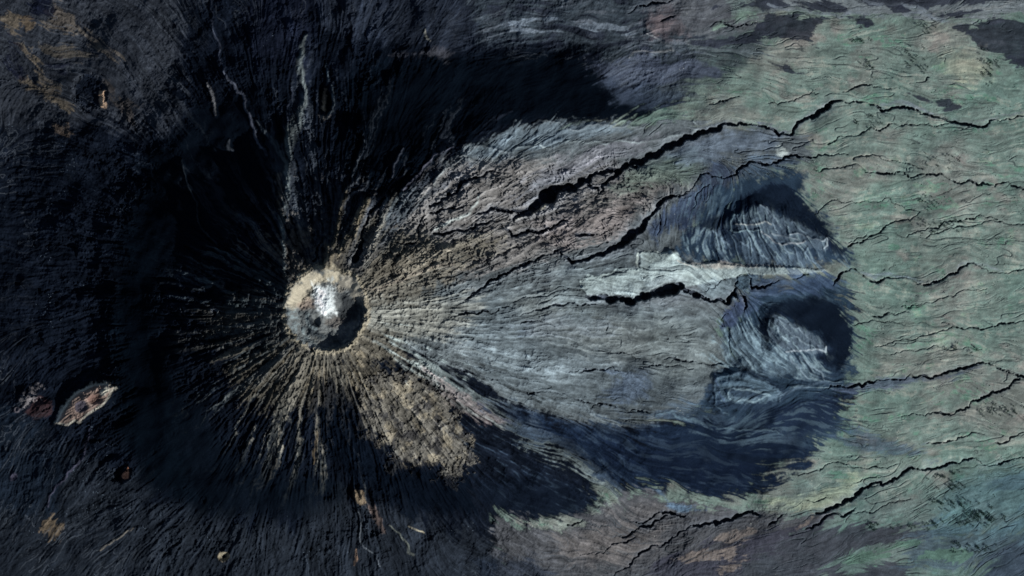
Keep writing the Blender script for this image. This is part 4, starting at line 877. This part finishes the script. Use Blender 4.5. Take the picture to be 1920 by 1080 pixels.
def sheet(name, mask, mat, origin=None, parent=None):   # the cells of the relief inside the mask, as one object
    cj, ci = np.nonzero(mask)
    a = (cj*NX+ci).astype(np.int64)
    q = np.stack([a, a+NX, a+NX+1, a+1], 1)
    used, inv = np.unique(q.ravel(), return_inverse=True)
    me = bpy.data.meshes.new(name)
    nv, nf = len(used), len(q)
    v = co[used]
    o = bpy.data.objects.new(name, me); COL.objects.link(o)
    if origin is None: origin = (0, 0, 0)
    v = v-np.array(origin, f4)
    me.vertices.add(nv); me.vertices.foreach_set('co', v.ravel())
    me.loops.add(nf*4); me.loops.foreach_set('vertex_index', inv.astype(np.int32).ravel())
    me.polygons.add(nf); me.polygons.foreach_set('loop_start', np.arange(0, nf*4, 4, dtype=np.int32))
    me.polygons.foreach_set('loop_total', np.full(nf, 4, np.int32))
    at = me.attributes.new('albedo', 'FLOAT_COLOR', 'POINT')
    c4 = np.ones((nv, 4), f4); c4[:, :3] = alb[used]
    at.data.foreach_set('color', c4.ravel())
    me.update(calc_edges=True)
    me.polygons.foreach_set('use_smooth', np.ones(nf, bool))
    try: me.normals_split_custom_set_from_vertices(nrm[used].tolist() if nv < 5000 else nrm[used])
    except Exception: pass
    me.materials.append(mat)
    if parent: o.parent = parent
    else: o.location = origin
    return o

cxm, cym = (X[:-1, :-1]+S/2), (Y[:-1, :-1]+S/2)
free = np.ones(cxm.shape, bool)
def cells(pts):
    x0 = min(p[0] for p in pts)-2; x1 = max(p[0] for p in pts)+2; y0 = min(p[1] for p in pts)-2; y1 = max(p[1] for p in pts)+2
    m = np.zeros(cxm.shape, bool)
    i0 = max(0, int((x0-X0)/S)); i1 = min(NX-1, int((x1-X0)/S)+1); j0 = max(0, int((y0-Y0)/S)); j1 = min(NY-1, int((y1-Y0)/S)+1)
    sx, sy = cxm[j0:j1, i0:i1], cym[j0:j1, i0:i1]
    m[j0:j1, i0:i1] = sdf(pts, sx+2.0*F1[j0:j1, i0:i1], sy+2.0*F2[j0:j1, i0:i1]) > 0
    return m
def base_of(m):
    j, i = np.nonzero(m)
    v = co[(j*NX+i)]
    return (float(v[:, 0].mean()), float(v[:, 1].mean()), float(v[:, 2].min()))
def empty(name, loc):
    e = bpy.data.objects.new(name, None); COL.objects.link(e); e.location = loc; e.empty_display_size = 50
    return e

# hills and small craters, each a thing of its own; with a crater basin as a part where the photo shows one
THINGS = [
 ('eroded_hill', [(1368,400),(1395,394),(1420,378),(1462,398),(1502,416),(1556,440),(1556,472),(1500,478),(1440,474),(1400,440),(1368,438)], None, 'pale ribbed hill with a looped crest line, upper of the two bright hills in dark sand', 'hill', 'eroded hills east of the volcano'),
 ('eroded_hill', [(1438,582),(1464,582),(1504,608),(1556,650),(1550,670),(1500,674),(1444,660),(1436,620)], None, 'bright wedge shaped hill with slanting streaks, surrounded by near black sand', 'hill', 'eroded hills east of the volcano'),
 ('eroded_hill', [(1338,700),(1400,694),(1456,730),(1456,750),(1420,758),(1360,760),(1340,735)], None, 'blue grey oval hill with a leaf shaped ring, at the lower edge of the streaked slope', 'hill', 'eroded hills east of the volcano'),
 ('knoll', ell(1395, 533, 19, 18), None, 'small round blue grey knoll wrapped by a thin black ravine at the plateau end', 'hill', None),
 ('knoll', ell(1466, 284, 15, 10, 30), None, 'tiny pale oval knoll beside the green plain, above the dark sand', 'hill', None),
 ('plateau', [(1088,545),(1090,522),(1108,513),(1130,517),(1160,509),(1196,502),(1197,471),(1215,467),(1240,473),(1258,465),(1274,472),(1282,488),(1300,493),(1340,490),(1400,497),(1400,512),(1376,518),(1330,528),(1285,537),(1265,530),(1240,538),(1190,553),(1130,554),(1100,553)], None, 'long pale grey tongue shaped plateau above a thick black ravine', 'plateau', None),
 ('twin_crater', [(96,800),(112,762),(136,736),(160,724),(186,716),(214,724),(210,744),(194,762),(176,774),(160,786),(148,800),(126,802)], [ell(152, 763, 14, 13), ell(177, 749, 13, 10, -20)], 'cream rimmed hill with two joined craters, one grey and one reddish brown', 'crater', None),
 ('scoria_hill', [(50,764),(66,742),(100,742),(106,758),(96,780),(68,788),(46,780)], None, 'dark red round hill just left of the cream rimmed twin crater', 'hill', None),
 ('small_crater', ell(225, 885, 34, 29), [ell(226, 886, 22, 19)], 'dark oval crater with one small orange wall, below the twin crater', 'crater', None),
 ('pit_crater', ell(168, 172, 42, 44), [ell(167, 172, 28, 30)], 'large round black pit with a forked pale scar on its right edge', 'crater', None),
 ('slot_crater', ell(609, 190, 22, 36), [ell(609, 188, 11, 27)], 'narrow upright crater with a tan sliver inside and pale lip below', 'crater', None),
 ('small_crater', ell(420, 1044, 13, 12), None, 'tiny cream ringed crater near the bottom edge among grey striped slopes', 'crater', None),
 ('scoria_hill', ell(674, 932, 16, 20, -20), None, 'brown and cream knoll at the foot of the southern black flank', 'hill', None),
]
for name, pts, basins, label, cat, grp in THINGS:
    m = cells(pts) & free
    free &= ~m
    if basins:
        e = empty(name, base_of(m)); org = e.location
        rest = m.copy()
        for bpts in basins:
            bm_ = cells(bpts) & m & rest
            rest &= ~bm_
            o = sheet('crater_basin', bm_, GMAT, org, e)
        sheet('outer_slope', rest, GMAT, org, e)
        tag(e, label, cat, grp)
    else:
        tag(sheet(name, m, GMAT, base_of(m)), label, cat, grp)

# the volcano: flank, lava field, crater with wall, floor and ash mound
VOL = [(218,560),(232,430),(290,300),(370,190),(470,110),(560,40),(650,70),(730,104),(900,98),(1000,92),(1090,104),(1130,150),(1225,200),(1290,220),(1345,226),(1450,240),(1500,262),(1480,300),(1516,326),(1508,360),(1550,415),(1590,475),(1575,500),(1580,560),(1600,640),(1604,710),(1570,750),(1590,795),(1530,820),(1500,880),(1400,936),(1240,920),(1150,930),(1050,985),(950,970),(800,962),(650,900),(560,980),(400,965),(290,925),(228,800),(205,680)]
vol = cells(VOL) & free
e = empty('volcano', (float((CX-960)*MPP), float(-(CY-540)*MPP), 0.0)); org = e.location
rd = 0.25*(rimd[:-1, :-1]+rimd[1:, :-1]+rimd[:-1, 1:]+rimd[1:, 1:])
crm = vol & (rd > 0)
flo = crm & (rd > 15)
mound = flo & (np.hypot((cxm-610)/22, (cym-568)/30) < 1)
lavm = vol & cells(LAVA) & ~crm
cw = sheet('crater_wall', crm & ~flo, GMAT, org, e)
fl = sheet('crater_floor', flo & ~mound, GMAT, (0, 0, 0)); fl.parent = cw
fl.location = (0, 0, 0); 
mo = sheet('ash_mound', mound, GMAT, (0, 0, 0)); mo.parent = cw
for q in (fl, mo):
    a = np.empty(len(q.data.vertices)*3, f4); q.data.vertices.foreach_get('co', a)
    a = a.reshape(-1, 3)-np.array(org, f4); q.data.vertices.foreach_set('co', a.ravel()); q.data.update(); q.location = (0, 0, 0)
tag(mo, 'white ash mound'); 
lf = sheet('lava_field', lavm, GMAT, org, e); tag(lf, 'lumpy tan lava field on the lower southern flank')
sheet('flank', vol & ~crm & ~lavm, GMAT, org, e)
tag(e, 'great volcano cone with a round summit crater holding a white ash mound', 'volcano')
free &= ~vol

tag(sheet('ground', free, GMAT), 'grey green and dark plain cut by dark ravines', kind='structure')

# the land beyond the survey, out to the horizon, joined to the edge of the relief
def outskirts():
    vs_, fs, cs = [], [], []
    idx = [(0, i) for i in range(NX-1)]+[(j, NX-1) for j in range(NY-1)]+[(NY-1, i) for i in range(NX-1, 0, -1)]+[(j, 0) for j in range(NY-1, 0, -1)]
    k = np.array([j*NX+i for j, i in idx]); ring = co[k].copy(); rc = alb[k]
    n = len(k)
    def blur(A, w_):
        out = 0
        for d in range(-w_, w_+1, max(1, w_//12)): out = out+np.roll(A, d, axis=0)
        return out/len(range(-w_, w_+1, max(1, w_//12)))
    mean = np.array([.055, .07, .068])
    for lv, f in enumerate([1.0, 1.03, 1.1, 1.3, 1.8, 3.5, 10, 24]):
        w_ = [0, 12, 50, 150, 300, 600, 600, 600][lv]
        z = ring[:, 2] if lv == 0 else blur(ring[:, 2], w_)
        c = rc if lv == 0 else blur(rc, w_)
        t = min(1, (f-1)*.8)
        z = z*(1-t)-30*t
        vs_.append(np.stack([ring[:, 0]*f, ring[:, 1]*f, z], -1)); cs.append(c*(1-t)+mean*t)
    for l in range(7):
        for i in range(n):
            a_ = l*n+i; b_ = l*n+(i+1) % n
            fs.append((a_, a_+n, b_+n, b_))
    V = np.concatenate(vs_); Cc = np.ones((len(V), 4), f4); Cc[:, :3] = np.concatenate(cs)
    me = bpy.data.meshes.new('terrain'); me.from_pydata(V.tolist(), [], fs); me.update()
    at = me.attributes.new('albedo', 'FLOAT_COLOR', 'POINT'); at.data.foreach_set('color', Cc.ravel())
    me.polygons.foreach_set('use_smooth', np.ones(len(fs), bool))
    o = bpy.data.objects.new('terrain', me); COL.objects.link(o)
    me.materials.append(GMAT)
    tag(o, kind='structure')
outskirts()

# ------------------------------------------------------------------ trees on the plain
def mat_leaf(name, c):
    m = bpy.data.materials.new(name); m.use_nodes = True
    t = m.node_tree; b = t.nodes['Principled BSDF']; b.inputs['Roughness'].default_value = .9
    b.inputs['Specular IOR Level'].default_value = .1
    nz = t.nodes.new('ShaderNodeTexNoise'); nz.inputs['Scale'].default_value = .8
    rp = t.nodes.new('ShaderNodeValToRGB')
    rp.color_ramp.elements[0].color = (c[0]*.5, c[1]*.5, c[2]*.5, 1); rp.color_ramp.elements[1].color = (c[0]*1.4, c[1]*1.4, c[2]*1.4, 1)
    t.links.new(nz.outputs['Fac'], rp.inputs['Fac']); t.links.new(rp.outputs['Color'], b.inputs['Base Color'])
    return m
M_LEAF = mat_leaf('dark_foliage', (.012, .035, .03)); M_BARK = mat_leaf('bark', (.05, .04, .03))
def crown_mesh(seed):
    r_ = random.Random(seed); vs_, fs = [], []
    R_ = r_.uniform(3.6, 5.2); lobes = [(r_.gauss(0, R_*.4), r_.gauss(0, R_*.4), 6.5+r_.uniform(-1, 1.2), r_.uniform(.45, .7)*R_) for _ in range(6)]
    for k in range(260):
        lx_, ly_, lz_, lr = r_.choice(lobes)
        u = r_.uniform(-1, 1); a = r_.uniform(0, 6.283); q = math.sqrt(1-u*u)
        f = lr*r_.uniform(.7, 1.05)
        p = (lx_+q*math.cos(a)*f, ly_+q*math.sin(a)*f, lz_+u*f*.6)
        s_ = r_.uniform(.35, .8); n0 = len(vs_)
        for _ in range(4):
            vs_.append((p[0]+r_.uniform(-s_, s_), p[1]+r_.uniform(-s_, s_), p[2]+r_.uniform(-s_, s_)*.6))
        fs.append((n0, n0+1, n0+2)); fs.append((n0, n0+2, n0+3))
    me = bpy.data.meshes.new('crown'); me.from_pydata(vs_, [], fs); me.materials.append(M_LEAF); return me
def trunk_mesh(seed):
    r_ = random.Random(seed); vs_, fs = [], []
    def limb(a, b, ra, rb):
        n0 = len(vs_)
        for p, q in ((a, ra), (b, rb)):
            for k in range(5): vs_.append((p[0]+q*math.cos(k*1.2566), p[1]+q*math.sin(k*1.2566), p[2]))
        for k in range(5): fs.append((n0+k, n0+(k+1) % 5, n0+5+(k+1) % 5, n0+5+k))
    limb((0, 0, -1), (.2, .1, 4), .45, .28)
    for k in range(5):
        a = k*1.25+r_.uniform(-.3, .3); limb((.2, .1, 3.6), (2.6*math.cos(a), 2.6*math.sin(a), 6.8), .2, .06)
    me = bpy.data.meshes.new('trunk'); me.from_pydata(vs_, [], fs); me.materials.append(M_BARK); return me
CRS = [crown_mesh(s_) for s_ in range(6)]; TRS = [trunk_mesh(s_) for s_ in range(3)]
rt = random.Random(11)
# cx, cy, rx, ry, number, size, label
CL = [
 (1838,968,24,11,44,1.15,'dark tree in the dense blue green stand near the lower right corner','trees in the dense lower right stand'),
 (1792,945,22,8,24,1.0,'dark tree in the small stand just above the dense lower right stand','trees of the stand above the dense one'),
 (1790,912,16,8,14,1.0,'dark tree in the loose group right of the long black gorge bend','trees right of the gorge bend'),
 (1765,892,18,5,12,.9,'dark tree in the short row south of the lower gorge','trees in a row south of the lower gorge'),
 (1820,1029,32,9,24,1.0,'dark tree on the green strip between dark bands at the bottom right','trees on the bottom right green strip'),
 (1645,986,9,4,8,1.2,'dark tree in the clump on the bright green patch over the dark lava band','trees on the bright green patch'),
 (1697,986,14,4,6,1.1,'dark tree in the short row on the bright green edge left of the stands','trees on the bright green edge'),
 (1748,984,12,4,10,1.0,'dark tree in the row along the upper edge of the dark lava band','trees along the lava band edge'),
 (1855,125,12,26,22,1.0,'dark tree in the upright line beside the upper right black lava lobe','trees beside the upper right lava lobe'),
 (1716,112,16,14,22,.8,'small dark tree in the middle of the upper green meadow','trees in the middle of the upper meadow'),
 (1610,78,14,5,10,.8,'small dark tree in the row at the upper left of the green meadow','trees in the upper left meadow row'),
 (1740,50,12,6,10,.9,'dark tree at the top edge of the green meadow under the braided lava','trees at the top edge of the meadow'),
 (1628,120,8,8,6,1.2,'dark tree in the sparse group on the lower left of the upper meadow','sparse trees on the lower meadow'),
 (1632,228,20,10,16,.7,'small dark tree between the two upper black gorges','trees between the upper gorges'),
 (1745,380,18,8,12,.9,'dark tree in the loose group on the pale middle plain','trees on the pale middle plain'),
 (1762,425,34,8,24,.85,'dark tree along the two thin ravines in the middle of the right side','trees along the thin middle ravines'),
 (1870,770,26,7,26,.9,'dark tree in the thicket along the stream below the gorge junction','trees below the gorge junction'),
 (1770,300,30,12,14,.7,'small dark tree scattered north of the thin right hand stream','trees north of the right hand stream'),
 (1815,650,22,10,8,1.0,'lone dark tree on the grey green plain left of the right edge','lone trees on the right plain'),
]
ntree = 0
for ci_, (cx_, cy_, rx_, ry_, n_, sz, lab, grp) in enumerate(CL):
    for k in range(n_):
        x_ = cx_+max(-1.9, min(1.9, rt.gauss(0, .85)))*rx_; y_ = cy_+max(-1.8, min(1.8, rt.gauss(0, .85)))*ry_
        i = int((x_-X0)/S+.5); j = int((y_-Y0)/S+.5)
        v = co[j*NX+i]
        t = empty('tree', (float(v[0]), float(v[1]), float(v[2])))
        t.empty_display_size = 3
        t.rotation_euler = (0, 0, rt.uniform(0, 6.28)); sc = sz*rt.uniform(.8, 1.4)*1.35; t.scale = (sc, sc, sc)
        tag(t, lab, 'tree', grp)
        for nm, ms in (('crown', rt.choice(CRS)), ('trunk', rt.choice(TRS))):
            o = bpy.data.objects.new(nm, ms); COL.objects.link(o); o.parent = t
        ntree += 1
# scattered scrub nobody could count
def scrub():
    N_ = 5200
    xs = np.array([rt.uniform(1180, 1930) for _ in range(N_)]); ys = np.array([rt.uniform(-10, 1085) for _ in range(N_)])
    i = ((xs-X0)/S).astype(int); j = ((ys-Y0)/S).astype(int)
    dens = (ALB[j, i, 1] > .14)*(0.25+.75*sstep(.2, 1.6, fbm(xs.astype(f4), ys.astype(f4), 38, 3, 90)+.25*CH[j, i]))*sstep(1300, 1700, xs)
    keep = np.array([rt.random() for _ in range(N_)]) < dens
    vs_, fs = [], []
    for x_, y_, ii, jj in zip(xs[keep], ys[keep], i[keep], j[keep]):
        v = co[jj*NX+ii]; s_ = rt.uniform(1.0, 2.6)
        for _ in range(3):
            n0 = len(vs_); ox, oy = rt.gauss(0, s_*.5), rt.gauss(0, s_*.5)
            h_ = s_*rt.uniform(.7, 1.3)
            m_ = 5
            for k in range(m_):
                a = k*6.283/m_+rt.uniform(-.4, .4); q = s_*rt.uniform(.4, .8)
                vs_.append((v[0]+ox+q*math.cos(a), v[1]+oy+q*math.sin(a), v[2]+rt.uniform(-.2, .6)))
            vs_.append((v[0]+ox, v[1]+oy, v[2]+h_))
            for k in range(m_): fs.append((n0+k, n0+(k+1) % m_, n0+m_))
    me = bpy.data.meshes.new('scrub'); me.from_pydata(vs_, [], fs); me.materials.append(M_LEAF)
    o = bpy.data.objects.new('scrub', me); COL.objects.link(o)
    tag(o, 'low dark scrub dotted over the grey green plain', kind='stuff')
scrub()
